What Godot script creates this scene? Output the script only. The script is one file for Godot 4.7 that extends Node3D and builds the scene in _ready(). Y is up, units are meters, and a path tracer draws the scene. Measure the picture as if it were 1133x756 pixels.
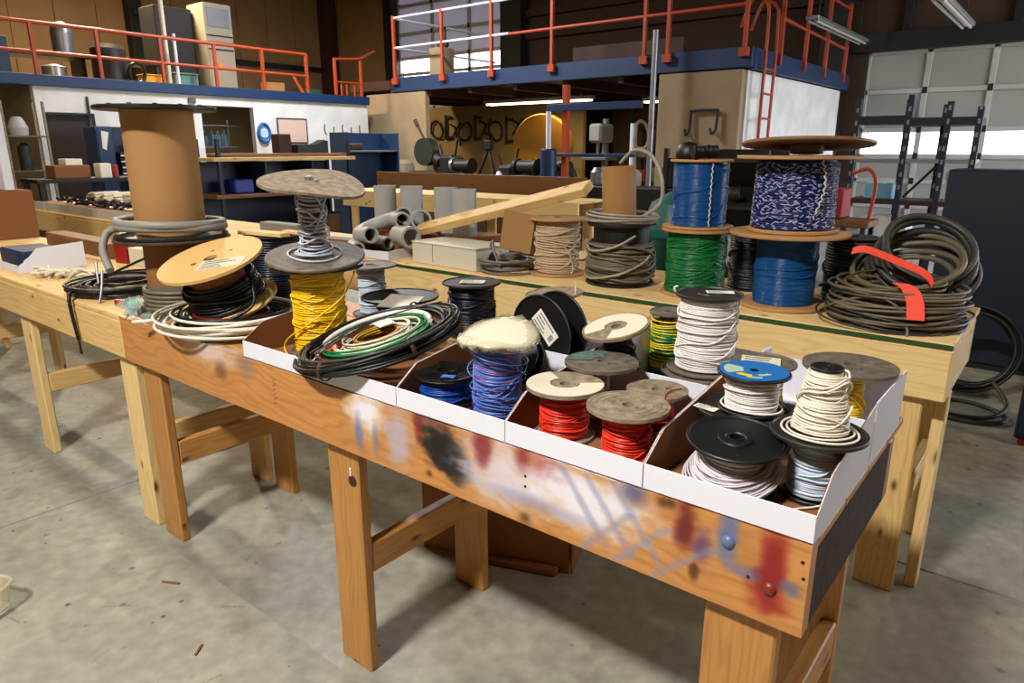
extends Node3D
# A workshop hall: two rows of timber benches loaded with wire reels, offices with railed decks behind.
# x runs along the benches (to the right), -z runs away across them, y is up, metres.

var rng := RandomNumberGenerator.new()
var taken := {}
var M := {}

class B:
	var v := PackedVector3Array()
	var n := PackedVector3Array()
	var uv := PackedVector2Array()
	var ix := PackedInt32Array()
	var xf := Transform3D()
	var off := Vector2.ZERO

	func poly(pts: Array, nn: Vector3, uvs: Array = []):
		var w: Vector3 = (pts[1] - pts[0]).cross(pts[2] - pts[0])
		if w.length_squared() < 1e-16 and pts.size() > 3:
			w = (pts[2] - pts[0]).cross(pts[3] - pts[0])
		var flip := w.dot(nn) > 0.0
		var o := v.size()
		var wn := (xf.basis * nn).normalized()
		for i in pts.size():
			v.append(xf * pts[i])
			n.append(wn)
			uv.append(uvs[i] if uvs.size() > i else Vector2(pts[i].x / 2.0, pts[i].z / 0.3) + off)
		for i in range(1, pts.size() - 1):
			if flip:
				ix.append_array([o, o + i + 1, o + i])
			else:
				ix.append_array([o, o + i, o + i + 1])

	# box with chamfered edges; the grain runs along its longest side
	func box(c: Vector3, s: Vector3, bev := 0.003, turn := Basis()):
		var keep := xf
		xf = xf * Transform3D(turn, c)
		var h := s * 0.5
		var b: float = min(bev, min(h.x, min(h.y, h.z)) * 0.6)
		var g := 0
		if s.y > s.x and s.y >= s.z: g = 1
		elif s.z > s.x and s.z > s.y: g = 2
		for k in 3:
			var i := (k + 1) % 3
			var j := (k + 2) % 3
			for sg in [-1.0, 1.0]:
				var pts := []
				var uvs := []
				for q in [[-1, -1], [1, -1], [1, 1], [-1, 1]]:
					var p := Vector3()
					p[k] = h[k] * sg
					p[i] = (h[i] - b) * q[0]
					p[j] = (h[j] - b) * q[1]
					pts.append(p)
					if g == i: uvs.append(Vector2(p[i] / 2.0, p[j] / 0.3 + k * 0.31 + sg * 0.17) + off)
					elif g == j: uvs.append(Vector2(p[j] / 2.0, p[i] / 0.3 + k * 0.31 + sg * 0.17) + off)
					else: uvs.append(Vector2(p[i] / 6.0, p[j] / 0.3) + off)
				var nn := Vector3()
				nn[k] = sg
				poly(pts, nn, uvs)
		if b > 0.0005:
			for k in 3:
				var i := (k + 1) % 3
				var j := (k + 2) % 3
				for si in [-1.0, 1.0]:
					for sj in [-1.0, 1.0]:
						var pts := []
						for e in [[-1, 0], [1, 0], [1, 1], [-1, 1]]:
							var p := Vector3()
							p[k] = (h[k] - b) * e[0]
							p[i] = (h[i] if e[1] == 0 else h[i] - b) * si
							p[j] = (h[j] - b if e[1] == 0 else h[j]) * sj
							pts.append(p)
						var nn := Vector3()
						nn[i] = si
						nn[j] = sj
						poly(pts, nn.normalized())
			for sx in [-1.0, 1.0]:
				for sy in [-1.0, 1.0]:
					for sz in [-1.0, 1.0]:
						var sv := Vector3(sx, sy, sz)
						poly([Vector3(h.x, h.y - b, h.z - b) * sv, Vector3(h.x - b, h.y, h.z - b) * sv, Vector3(h.x - b, h.y - b, h.z) * sv], sv.normalized())
		xf = keep

	func lathe(prof: Array, segs := 40, c := Vector3.ZERO, turn := Basis(), smooth := false):
		var keep := xf
		xf = xf * Transform3D(turn, c)
		for k in prof.size() - 1:
			var a: Vector2 = prof[k]
			var b: Vector2 = prof[k + 1]
			if a.distance_to(b) < 1e-6: continue
			var d := (b - a).normalized()
			var nr := Vector2(-d.y, d.x) * -1.0   # outward when the profile climbs outside
			var na := nr
			var nb := nr
			if smooth:
				if k > 0:
					var d0: Vector2 = (a - prof[k - 1]).normalized()
					na = (nr + Vector2(d0.y, -d0.x)).normalized()
				if k < prof.size() - 2:
					var d1: Vector2 = (prof[k + 2] - b).normalized()
					nb = (nr + Vector2(d1.y, -d1.x)).normalized()
			var o := v.size()
			for i in segs + 1:
				var t := TAU * i / segs
				var cs := Vector3(cos(t), 0, sin(t))
				for e in 2:
					var q: Vector2 = a if e == 0 else b
					var qn: Vector2 = na if e == 0 else nb
					v.append(xf * (cs * q.x + Vector3(0, q.y, 0)))
					n.append((xf.basis * (cs * qn.x + Vector3(0, qn.y, 0))).normalized())
					uv.append(Vector2(cs.x * q.x / 2.0, cs.z * q.x / 0.3 + q.y * 2.0) + off)
			for i in segs:
				var p := o + i * 2
				ix.append_array([p, p + 2, p + 1, p + 1, p + 2, p + 3])
		xf = keep

	func cyl(a: Vector3, b: Vector3, r0: float, r1: float = -1.0, segs := 14, caps := true):
		if r1 < 0.0: r1 = r0
		var y := (b - a).normalized()
		var x := y.cross(Vector3(0.31, 0.2, 0.93)).normalized()
		var z := x.cross(y).normalized()
		var L := a.distance_to(b)
		var prof := [Vector2(r0, 0), Vector2(r1, L)]
		if caps: prof = [Vector2(0, 0), Vector2(r0, 0), Vector2(r1, L), Vector2(0, L)]
		lathe(prof, segs, a, Basis(x, y, z))

	func tube(pts: Array, r: float, sides := 6, closed := false, caps := true):
		var m := pts.size()
		if m < 2: return
		var up := Vector3(0, 1, 0)
		var o := v.size()
		var t0: Vector3 = (pts[1] - pts[0]).normalized()
		if abs(t0.dot(up)) > 0.9: up = Vector3(1, 0, 0)
		var x := t0.cross(up).normalized()
		for i in m:
			var t: Vector3
			if closed: t = (pts[(i + 1) % m] - pts[(i + m - 1) % m]).normalized()
			else: t = (pts[min(i + 1, m - 1)] - pts[max(i - 1, 0)]).normalized()
			x = (x - t * x.dot(t)).normalized()
			var y := t.cross(x)
			for s in sides:
				var a := TAU * s / sides
				var d := x * cos(a) + y * sin(a)
				v.append(xf * (pts[i] + d * r))
				n.append(xf.basis * d)
				uv.append(Vector2(i * 0.02, float(s) / sides))
		var last := m if closed else m - 1
		for i in last:
			var i2 := (i + 1) % m
			for s in sides:
				var s2 := (s + 1) % sides
				ix.append_array([o + i * sides + s, o + i2 * sides + s, o + i * sides + s2, o + i * sides + s2, o + i2 * sides + s, o + i2 * sides + s2])
		if caps and not closed:
			for e in 2:
				var q := 0 if e == 0 else m - 1
				var dir: Vector3 = (pts[0] - pts[1]) if e == 0 else (pts[m - 1] - pts[m - 2])
				var c := v.size()
				for s in sides:
					v.append(v[o + q * sides + s])
					n.append((xf.basis * dir).normalized())
					uv.append(Vector2.ZERO)
				for s in range(1, sides - 1):
					if e == 0: ix.append_array([c, c + s, c + s + 1])
					else: ix.append_array([c, c + s + 1, c + s])

	# extruded flat outline (points in x,y) with depth along z, centred
	func slab(outline: PackedVector2Array, depth: float):
		var tri := Geometry2D.triangulate_polygon(outline)
		for e in [-1.0, 1.0]:
			for k in range(0, tri.size(), 3):
				var a := outline[tri[k]]
				var b := outline[tri[k + 1]]
				var c := outline[tri[k + 2]]
				poly([Vector3(a.x, a.y, e * depth / 2), Vector3(b.x, b.y, e * depth / 2), Vector3(c.x, c.y, e * depth / 2)], Vector3(0, 0, e), [Vector2(a.x / 2, a.y / 0.3), Vector2(b.x / 2, b.y / 0.3), Vector2(c.x / 2, c.y / 0.3)])
		var area := 0.0
		for i in outline.size():
			var p := outline[i]
			var q := outline[(i + 1) % outline.size()]
			area += p.x * q.y - q.x * p.y
		for i in outline.size():
			var p := outline[i]
			var q := outline[(i + 1) % outline.size()]
			var nn := Vector3(q.y - p.y, p.x - q.x, 0).normalized() * signf(area)
			poly([Vector3(p.x, p.y, -depth / 2), Vector3(q.x, q.y, -depth / 2), Vector3(q.x, q.y, depth / 2), Vector3(p.x, p.y, depth / 2)], nn)

	func mesh() -> ArrayMesh:
		var a := []
		a.resize(Mesh.ARRAY_MAX)
		a[Mesh.ARRAY_VERTEX] = v
		a[Mesh.ARRAY_NORMAL] = n
		a[Mesh.ARRAY_TEX_UV] = uv
		a[Mesh.ARRAY_INDEX] = ix
		var m := ArrayMesh.new()
		m.add_surface_from_arrays(Mesh.PRIMITIVE_TRIANGLES, a)
		return m

# ---------------------------------------------------------------- nodes
func numbered(called: String) -> String:
	if not taken.has(called):
		taken[called] = 0
		return called
	taken[called] += 1
	return "%s_%03d" % [called, taken[called]]

func tag(o: Node3D, label: String, category: String, group := "", kind := ""):
	if label: o.set_meta("label", label)
	if category: o.set_meta("category", category)
	if group: o.set_meta("group", group)
	if kind: o.set_meta("kind", kind)

func thing(called: String, label: String, category: String, at := Vector3.ZERO, turn := 0.0, group := "") -> Node3D:
	var o := Node3D.new()
	o.name = numbered(called)
	add_child(o)
	o.position = at
	o.rotation.y = turn
	tag(o, label, category, group)
	return o

func part(called: String, b: B, m: Material, parent: Node, label := "") -> MeshInstance3D:
	var o := MeshInstance3D.new()
	o.mesh = b.mesh()
	o.material_override = m
	o.name = called if parent != self else numbered(called)
	parent.add_child(o, true)
	if label: o.set_meta("label", label)
	return o

func solo(called: String, b: B, m: Material, label: String, category: String, at := Vector3.ZERO, turn := 0.0, group := "") -> MeshInstance3D:
	var o := part(called, b, m, self)
	o.position = at
	o.rotation.y = turn
	tag(o, label, category, group)
	return o

func structure(called: String, b: B, m: Material, parent: Node = self) -> MeshInstance3D:
	var o := part(called, b, m, parent)
	if parent == self: o.set_meta("kind", "structure")
	return o

func bx(c: Vector3, s: Vector3, bev := 0.003, turn := Basis()) -> B:
	var b := B.new()
	b.off = Vector2(rng.randf(), rng.randf())
	b.box(c, s, bev, turn)
	return b

# box given by two opposite corners
func bb(a: Vector3, c: Vector3, bev := 0.003) -> B:
	return bx((a + c) * 0.5, (c - a).abs(), bev)

func ring(R: float, k: int, wob := 0.0, ph := 0.0, y := 0.0, tilt := 0.0, sq := 1.0) -> Array:
	var p := []
	for i in k:
		var t := TAU * i / k
		var r := R * (1.0 + wob * sin(2.0 * t + ph) + wob * 0.6 * sin(3.0 * t + ph * 1.7))
		p.append(Vector3(cos(t) * r, y + tilt * R * sin(t + ph), sin(t) * r * sq))
	return p

func smooth_path(pts: Array, per := 8) -> Array:
	var c := Curve3D.new()
	for i in pts.size():
		var d: Vector3 = (pts[min(i + 1, pts.size() - 1)] - pts[max(i - 1, 0)]) / 6.0
		c.add_point(pts[i], -d, d)
	var out := []
	for i in pts.size() - 1:
		for k in per: out.append(c.sample(i, float(k) / per))
	out.append(pts[-1])
	return out

# ---------------------------------------------------------------- materials
var tex := {}

func noise_tex(freq: float, lo: float, hi: float, oct := 4, kind := FastNoiseLite.TYPE_SIMPLEX_SMOOTH, sd := 3) -> NoiseTexture2D:
	var f := FastNoiseLite.new()
	f.noise_type = kind
	f.frequency = freq
	f.fractal_octaves = oct
	f.seed = sd
	var t := NoiseTexture2D.new()
	t.width = 512
	t.height = 512
	t.seamless = true
	t.noise = f
	var g := Gradient.new()
	g.set_color(0, Color(lo, lo, lo))
	g.set_color(1, Color(hi, hi, hi))
	g.set_offset(0, 0.15)
	g.set_offset(1, 0.85)
	t.color_ramp = g
	return t

func mat(key: String, c: Color, rough := 0.7, metal := 0.0, t := "", sc := 1.0) -> StandardMaterial3D:
	var m := StandardMaterial3D.new()
	m.albedo_color = c
	m.roughness = rough
	m.metallic = metal
	if t:
		m.albedo_texture = tex[t]
		m.uv1_triplanar = true
		m.uv1_scale = Vector3.ONE * sc
	M[key] = m
	return m

func wood_image(w: int, h: int, pale: Color, dark: Color, sd: int, knots: int) -> Image:
	var im := Image.create(w, h, false, Image.FORMAT_RGB8)
	var f := FastNoiseLite.new()
	f.seed = sd
	f.frequency = 0.01
	f.fractal_octaves = 3
	var fine := FastNoiseLite.new()
	fine.seed = sd + 7
	fine.frequency = 0.05
	fine.fractal_octaves = 2
	var r := RandomNumberGenerator.new()
	r.seed = sd
	var ks := []
	for k in knots: ks.append([r.randf() * w, r.randf() * h, r.randf_range(7, 13)])
	for y in h:
		for x in w:
			var warp := f.get_noise_2d(x * 0.35, y * 1.2) * 26.0
			var kn := 0.0
			for k in ks:
				var dx: float = (x - k[0]) * 0.6
				var dy: float = y - k[1]
				var dd := dx * dx * 0.35 + dy * dy
				var kr: float = k[2]
				warp += 16.0 * exp(-dd / (kr * kr * 6.0)) * signf(dy)
				kn = max(kn, exp(-(dx * dx * 1.6 + dy * dy) / (kr * kr * 0.35)))
			var g := 0.5 + 0.5 * sin((y + warp) * 0.42)
			g = pow(g, 3.0) * 0.30 + 0.36 * (fine.get_noise_2d(x * 0.12, y * 3.2) * 0.5 + 0.5) + 0.22 * (f.get_noise_2d(x * 0.8 + 300.0, y * 2.0) * 0.5 + 0.5)
			var c := pale.lerp(dark, clampf(g, 0.0, 1.0))
			c = c.lerp(Color(0.26, 0.13, 0.05), kn * 0.85)
			im.set_pixel(x, y, c)
	return im

func wood(key: String, pale: Color, dark: Color, sd: int, rough := 0.62, knots := 7):
	var m := StandardMaterial3D.new()
	m.albedo_texture = ImageTexture.create_from_image(wood_image(768, 192, pale, dark, sd, knots))
	m.roughness = rough
	M[key] = m

func make_materials():
	tex.grain = noise_tex(0.05, 0.90, 1.0, 5)
	tex.blotch = noise_tex(0.012, 0.62, 1.0, 5)
	tex.dust = noise_tex(0.02, 0.70, 1.0, 5, FastNoiseLite.TYPE_PERLIN, 9)
	tex.panel = noise_tex(0.008, 0.93, 1.0, 4, FastNoiseLite.TYPE_SIMPLEX, 5)
	wood("pine", Color(0.89, 0.79, 0.56), Color(0.78, 0.63, 0.39), 11)
	wood("pine2", Color(0.86, 0.74, 0.50), Color(0.73, 0.56, 0.32), 12)
	wood("amber", Color(0.77, 0.57, 0.30), Color(0.61, 0.41, 0.19), 13, 0.5)
	wood("amber2", Color(0.73, 0.53, 0.28), Color(0.56, 0.37, 0.17), 14, 0.5)
	wood("ply", Color(0.80, 0.63, 0.36), Color(0.66, 0.47, 0.23), 15, 0.6, 0)
	wood("brown_board", Color(0.50, 0.34, 0.18), Color(0.36, 0.23, 0.11), 16, 0.6, 2)
	mat("kraft", Color(0.54, 0.34, 0.18), 0.85, 0, "grain", 6)
	mat("kraft_tube", Color(0.60, 0.44, 0.25), 0.75)
	mat("card_white", Color(0.84, 0.845, 0.88), 0.6)
	mat("card_grey", Color(0.72, 0.70, 0.68), 0.7)
	mat("paper", Color(0.80, 0.775, 0.69), 0.7)
	mat("paper_white", Color(0.88, 0.86, 0.80), 0.6)
	mat("black_plastic", Color(0.04, 0.039, 0.038), 0.48)
	mat("dark_plastic", Color(0.15, 0.14, 0.13), 0.5, 0, "dust", 5)
	mat("grey_plastic", Color(0.44, 0.40, 0.35), 0.6, 0, "dust", 4)
	mat("taupe", Color(0.60, 0.54, 0.44), 0.65, 0, "dust", 4)
	mat("dusty_board", Color(0.58, 0.51, 0.41), 0.75, 0, "dust", 4)
	mat("concrete_grey", Color(0.5, 0.48, 0.43), 0.8)
	mat("steel", Color(0.62, 0.62, 0.62), 0.35, 0.9)
	mat("galv", Color(0.55, 0.56, 0.58), 0.4, 0.7)
	mat("white_metal", Color(0.82, 0.80, 0.72), 0.45, 0, "grain", 5)
	mat("pvc", Color(0.62, 0.62, 0.60), 0.5)
	mat("conduit", Color(0.50, 0.49, 0.46), 0.5)
	# wires
	mat("w_white", Color(0.86, 0.84, 0.82), 0.4)
	mat("w_cream", Color(0.85, 0.82, 0.75), 0.4)
	mat("w_lilac", Color(0.80, 0.76, 0.79), 0.4)
	mat("w_ice", Color(0.72, 0.78, 0.84), 0.4)
	mat("w_red", Color(0.86, 0.21, 0.13), 0.35)
	mat("w_crimson", Color(0.60, 0.07, 0.08), 0.35)
	mat("w_yellow", Color(0.92, 0.74, 0.05), 0.38)
	mat("w_blue", Color(0.08, 0.27, 0.62), 0.35)
	mat("w_peri", Color(0.32, 0.43, 0.74), 0.35)
	mat("w_royal", Color(0.03, 0.30, 0.54), 0.32)
	mat("w_green", Color(0.06, 0.44, 0.22), 0.35)
	mat("w_navy", Color(0.03, 0.05, 0.13), 0.35)
	mat("w_black", Color(0.035, 0.034, 0.033), 0.42)
	mat("w_grey", Color(0.40, 0.39, 0.36), 0.45)
	mat("w_darkgrey", Color(0.20, 0.19, 0.17), 0.5)
	mat("w_beige", Color(0.74, 0.65, 0.52), 0.6)
	mat("w_taupe", Color(0.40, 0.36, 0.29), 0.5)
	mat("w_silver", Color(0.64, 0.68, 0.73), 0.38)
	mat("w_teal", Color(0.09, 0.30, 0.26), 0.4)
	mat("w_orange", Color(0.95, 0.22, 0.04), 0.5)
	mat("orange_tape", Color(0.88, 0.20, 0.0), 0.6)
	# building
	mat("rail_orange", Color(0.64, 0.23, 0.06), 0.5)
	mat("beam_blue", Color(0.02, 0.18, 0.35), 0.5, 0, "panel", 1)
	mat("dark_blue", Color(0.02, 0.085, 0.18), 0.5)
	mat("mid_blue", Color(0.03, 0.16, 0.30), 0.5)
	mat("wall_white", Color(0.88, 0.87, 0.85), 0.8, 0, "panel", 0.3)
	mat("wall_tan", Color(0.60, 0.52, 0.40), 0.85, 0, "panel", 0.3)
	mat("panel_tan", Color(0.58, 0.46, 0.31), 0.8, 0, "panel", 0.25)
	mat("panel_brown", Color(0.26, 0.18, 0.12), 0.85, 0, "panel", 0.25)
	mat("dark_steel", Color(0.06, 0.05, 0.045), 0.6)
	mat("rust_brown", Color(0.22, 0.10, 0.05), 0.7)
	mat("door_panel", Color(0.60, 0.58, 0.55), 0.6)
	mat("door_frame", Color(0.70, 0.68, 0.65), 0.5)
	mat("machine", Color(0.07, 0.065, 0.055), 0.5, 0, "blotch", 4)
	mat("machine_green", Color(0.10, 0.16, 0.12), 0.5, 0, "blotch", 4)
	mat("mustard", Color(0.66, 0.45, 0.06), 0.6)
	mat("teal_bin", Color(0.03, 0.30, 0.27), 0.45)
	mat("bin_yellow", Color(0.85, 0.58, 0.06), 0.5)
	mat("aqua", Color(0.30, 0.48, 0.46), 0.4)
	mat("red_paint", Color(0.55, 0.07, 0.05), 0.5)
	mat("sky_blue", Color(0.11, 0.40, 0.66), 0.4)
	mat("green_edge", Color(0.12, 0.26, 0.08), 0.7)
	var td := mat("door_translucent", Color(0.72, 0.71, 0.73), 0.6)
	td.backlight_enabled = true
	td.backlight = Color(0.55, 0.54, 0.57)
	var gl := mat("pane", Color(0.9, 0.95, 1.0, 0.08), 0.02)
	gl.transparency = BaseMaterial3D.TRANSPARENCY_ALPHA
	var cp := mat("clear_plastic", Color(0.85, 0.82, 0.68, 0.35), 0.12)
	cp.transparency = BaseMaterial3D.TRANSPARENCY_ALPHA
	var lt := mat("lamp_glow", Color(1, 1, 1), 0.5)
	lt.emission_enabled = true
	lt.emission = Color(1.0, 0.95, 0.82)
	lt.emission_energy_multiplier = 4.0

# ---------------------------------------------------------------- main
func _ready():
	rng.seed = 20
	# camera
	var cam := Camera3D.new()
	cam.name = "camera"
	add_child(cam)
	cam.fov = 52.41
	cam.near = 0.05
	cam.far = 100.0
	cam.position = Vector3(0, 1.6, 0)
	cam.rotation_degrees = Vector3(-15.57, 38.8, 0)
	cam.current = true
	# overcast daylight outside, seen through the door panes and coming in by the open bay on the right
	var sky_mat := ProceduralSkyMaterial.new()
	sky_mat.sky_top_color = Color(0.86, 0.91, 1.0)
	sky_mat.sky_horizon_color = Color(0.95, 0.97, 1.0)
	sky_mat.ground_horizon_color = Color(0.80, 0.80, 0.78)
	sky_mat.ground_bottom_color = Color(0.62, 0.61, 0.58)
	sky_mat.sun_angle_max = 0.0
	sky_mat.energy_multiplier = 11.5
	var env := Environment.new()
	env.background_mode = Environment.BG_SKY
	env.sky = Sky.new()
	env.sky.sky_material = sky_mat
	env.ambient_light_source = Environment.AMBIENT_SOURCE_DISABLED
	env.tonemap_mode = Environment.TONE_MAPPER_LINEAR
	env.tonemap_exposure = 1.0
	env.sdfgi_enabled = true
	env.ssao_enabled = true
	env.ssil_enabled = true
	var we := WorldEnvironment.new()
	we.name = "world_environment"
	we.environment = env
	add_child(we)
	make_materials()
	# unseen lamps: the near one is an added key that throws bench shadows backwards
	unseen_lamp(Vector3(-1.25, 4.95, 2.15), 60.0, Color(1.0, 0.98, 0.955), "added key lamp hanging unseen in front of the spray-painted bench", 0.8, 0.4)
	unseen_lamp(Vector3(-14.5, 6.2, -6.0), 85.0, Color(1.0, 0.90, 0.76), "long white high-bay lamp hanging above the office deck", 1.3, 0.4)
	unseen_lamp(Vector3(-6.5, 6.0, -1.5), 18.0, Color(1.0, 0.93, 0.82), "added fill lamp hanging unseen over the benches at the far left", 1.3, 0.4)  # added as general fill over the benches
	unseen_lamp(Vector3(-9.2, 5.6, -7.6), 44.0, Color(0.97, 0.98, 1.0), "added lamp hanging unseen to brighten the office wall", 1.3, 0.4)  # added out of view to brighten the white office wall
	unseen_lamp(Vector3(2.6, 5.6, -4.0), 8.0, Color(1.0, 0.93, 0.82), "added fill lamp hanging unseen right of the cable coils", 1.3, 0.4)  # extra fill for the right side, fitting made up
	build_hall()
	build_benches()
	build_trays()
	build_front_reels()
	build_left_heap()
	build_back_row()
	build_floor_things()
	build_office()
	build_mezzanine()
	build_right_side()

func unseen_lamp(at: Vector3, energy: float, col: Color, label: String, w: float, d: float):
	var t := thing("unseen_hall_lamp", label, "lamp", at)
	part("housing", bx(Vector3(0, 0.06, 0), Vector3(w + 0.06, 0.10, d + 0.06), 0.01), M.door_frame, t)
	part("diffuser", bx(Vector3(0, 0.002, 0), Vector3(w, 0.012, d), 0.002), M.lamp_glow, t)
	for s in [-1.0, 1.0]:
		var b := B.new()
		b.cyl(Vector3(s * w * 0.4, 0.11, 0), Vector3(s * w * 0.4, 6.9 - at.y, 0), 0.006, -1, 8)
		part("hanger", b, M.steel, t)
	var l := AreaLight3D.new()
	l.name = "unseen_hall_light"
	l.area_size = Vector2(w, d)
	l.light_energy = energy
	l.light_color = col
	l.shadow_enabled = true
	l.area_range = 40.0
	l.position = Vector3(0, -0.02, 0)
	l.rotation_degrees = Vector3(-90, 0, 0)
	t.add_child(l)

# hall shell: walls, floor of cast slabs, ceiling, doors in the far wall
const HX0 := -20.75
const HX1 := 5.0
const HZ0 := -16.0
const HZ1 := 7.0
const HY := 6.9

func build_hall():
	# floor: slabs cast with open joints along x = -3.44 and z = -2.88
	var fm := StandardMaterial3D.new()
	fm.albedo_texture = ImageTexture.create_from_image(floor_image())
	fm.uv1_triplanar = true
	fm.uv1_world_triplanar = true
	fm.uv1_scale = Vector3.ONE * (1.0 / 5.0)
	fm.uv1_offset = Vector3(0.06, 0, 0.22)
	fm.roughness = 0.55
	M.floor_mat = fm
	structure("floor", bb(Vector3(HX0 - 0.2, -0.3, HZ0 - 0.2), Vector3(HX1 + 0.2, -0.02, HZ1 + 0.2)), mat("joint", Color(0.16, 0.14, 0.12), 0.9))
	var fl: Node3D = get_node("floor")
	var xs := [HX0, -17.0, -13.6, -10.2, -6.84, -3.44, -0.04 + 1.2, HX1]
	var zs := [HZ0, -12.5, -9.0, -5.94, -2.88, 0.18 + 0.6, 3.9, HZ1]
	for i in xs.size() - 1:
		for k in zs.size() - 1:
			part("slab", bb(Vector3(xs[i] + 0.004, -0.02, zs[k] + 0.004), Vector3(xs[i + 1] - 0.004, 0, zs[k + 1] - 0.004), 0.003), fm, fl)
	structure("ceiling", bb(Vector3(HX0 - 0.2, HY, HZ0 - 0.2), Vector3(HX1 + 0.2, HY + 0.2, HZ1 + 0.2)), M.panel_brown)
	var cl: Node3D = get_node("ceiling")
	for i in 9:
		part("purlin", bb(Vector3(HX0, HY - 0.2, HZ0 + 1.6 + i * 2.5), Vector3(HX1, HY, HZ0 + 1.7 + i * 2.5)), M.dark_steel, cl)
	# left wall: upright sheet panels, dark columns
	structure("wall_left", bb(Vector3(HX0 - 0.25, 0, HZ0 - 0.2), Vector3(HX0 - 0.03, HY, HZ1 + 0.2)), M.panel_brown)
	var wl: Node3D = get_node("wall_left")
	var z := -15.55
	while z < 6.0:
		part("sheet_panel", bb(Vector3(HX0 - 0.03, 0, z), Vector3(HX0, HY, z + 0.985), 0.006), M.panel_tan, wl)
		z += 1.0
	part("column", bb(Vector3(HX0, 0, -9.6), Vector3(HX0 + 0.3, HY, -9.25)), M.dark_steel, wl)
	part("column", bb(Vector3(HX0, 0, -15.95), Vector3(HX0 + 0.4, HY, -15.5)), M.rust_brown, wl)
	part("girt", bb(Vector3(HX0, 4.05, HZ0), Vector3(HX0 + 0.12, 4.2, -9.6)), M.dark_steel, wl)
	# far wall in three pieces, with the openings of two overhead doors
	structure("wall_far", bb(Vector3(HX0 - 0.2, 0, HZ0 - 0.22), Vector3(-17.45, HY, HZ0)), M.panel_tan)
	var wf: Node3D = get_node("wall_far")
	part("panel", bb(Vector3(-17.45, 0, HZ0 - 0.22), Vector3(-13.0, 2.2, HZ0)), M.panel_brown, wf)
	part("panel", bb(Vector3(-17.45, 6.6, HZ0 - 0.22), Vector3(-13.0, HY, HZ0)), M.panel_brown, wf)
	part("panel", bb(Vector3(-13.0, 0, HZ0 - 0.22), Vector3(-3.75, HY, HZ0)), M.panel_brown, wf)
	part("panel", bb(Vector3(-3.75, 3.42, HZ0 - 0.22), Vector3(1.55, HY, HZ0)), M.panel_brown, wf)
	part("panel", bb(Vector3(1.55, 0, HZ0 - 0.22), Vector3(HX1 + 0.2, HY, HZ0)), M.panel_brown, wf)
	part("column", bb(Vector3(-13.0, 0, HZ0), Vector3(-12.3, HY, HZ0 + 0.35)), M.dark_steel, wf)
	part("column", bb(Vector3(-17.75, 0, HZ0), Vector3(-17.4, HY, HZ0 + 0.3)), M.dark_steel, wf)
	for yy in [4.4, 4.95, 5.5]:
		part("girt", bb(Vector3(-12.3, yy, HZ0), Vector3(HX1, yy + 0.18, HZ0 + 0.15)), M.rust_brown, wf)
	part("header", bb(Vector3(-4.2, 3.42, HZ0), Vector3(HX1, 3.75, HZ0 + 0.2)), M.dark_steel, wf)
	part("column", bb(Vector3(-4.6, 0, HZ0), Vector3(-4.1, HY, HZ0 + 0.4)), M.dark_steel, wf)
	for i in 5:
		part("column", bb(Vector3(-3.2 + i * 1.75, 3.75, HZ0), Vector3(-3.05 + i * 1.75, HY, HZ0 + 0.12)), M.dark_steel, wf)
	# right wall with an open bay beyond the frame, through which daylight reaches the white walls
	structure("wall_right", bb(Vector3(HX1, 0, -8.5), Vector3(HX1 + 0.22, HY, HZ1 + 0.2)), M.panel_tan)
	var wr: Node3D = get_node("wall_right")
	part("panel", bb(Vector3(HX1, 0, HZ0 - 0.2), Vector3(HX1 + 0.22, HY, -14.2)), M.panel_tan, wr)
	part("panel", bb(Vector3(HX1, 5.4, -14.2), Vector3(HX1 + 0.22, HY, -8.5)), M.panel_tan, wr)
	structure("wall_rear", bb(Vector3(HX0 - 0.2, 0, HZ1), Vector3(HX1 + 0.2, HY, HZ1 + 0.22)), M.panel_tan)
	# overhead doors
	sectional_door("door_1", -3.75, 1.55, [0.0, 0.49, 0.98, 1.46, 1.96, 2.69, 3.42], [3], 5)
	sectional_door("door_2", -17.45, -13.0, [2.2, 2.8, 3.4, 3.84, 4.30, 5.0, 5.8, 6.6], [2, 3], 3, M.door_translucent)

# panels in rows between rails; the rows listed in "lit" hold panes
func sectional_door(called: String, x0: float, x1: float, ys: Array, lit: Array, cols: int, pm: Material = null):
	var y0: float = ys[0]
	var y1: float = ys[-1]
	var b := bb(Vector3(x0, y0, HZ0 - 0.12), Vector3(x1, y0 + 0.06, HZ0 - 0.04))
	var d := structure(called, b, M.door_frame)
	var rows := ys.size() - 1
	var w := (x1 - x0) / cols
	for r in rows:
		part("rail", bb(Vector3(x0, ys[r + 1] - 0.06, HZ0 - 0.13), Vector3(x1, ys[r + 1] + 0.03, HZ0 - 0.03), 0.006), M.door_frame, d)
		for c in cols:
			var a := Vector3(x0 + c * w + 0.05, ys[r] + 0.03, HZ0 - 0.09)
			var e := Vector3(x0 + (c + 1) * w - 0.05, ys[r + 1] - 0.06, HZ0 - 0.075)
			if r in lit: part("pane", bb(a, e, 0.0), M.pane, d)
			else: part("panel", bb(a, e, 0.002), pm if pm else M.door_panel, d)
	for c in cols + 1:
		part("stile", bb(Vector3(x0 + c * w - 0.05, y0, HZ0 - 0.13), Vector3(x0 + c * w + 0.05, y1, HZ0 - 0.03), 0.006), M.door_frame, d)
	for c in range(1, cols):
		for r in range(1, rows):
			part("hinge", bb(Vector3(x0 + c * w - 0.04, ys[r] - 0.07, HZ0 - 0.035), Vector3(x0 + c * w + 0.04, ys[r] + 0.05, HZ0 - 0.015), 0.004), M.dark_steel, d)

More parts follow.
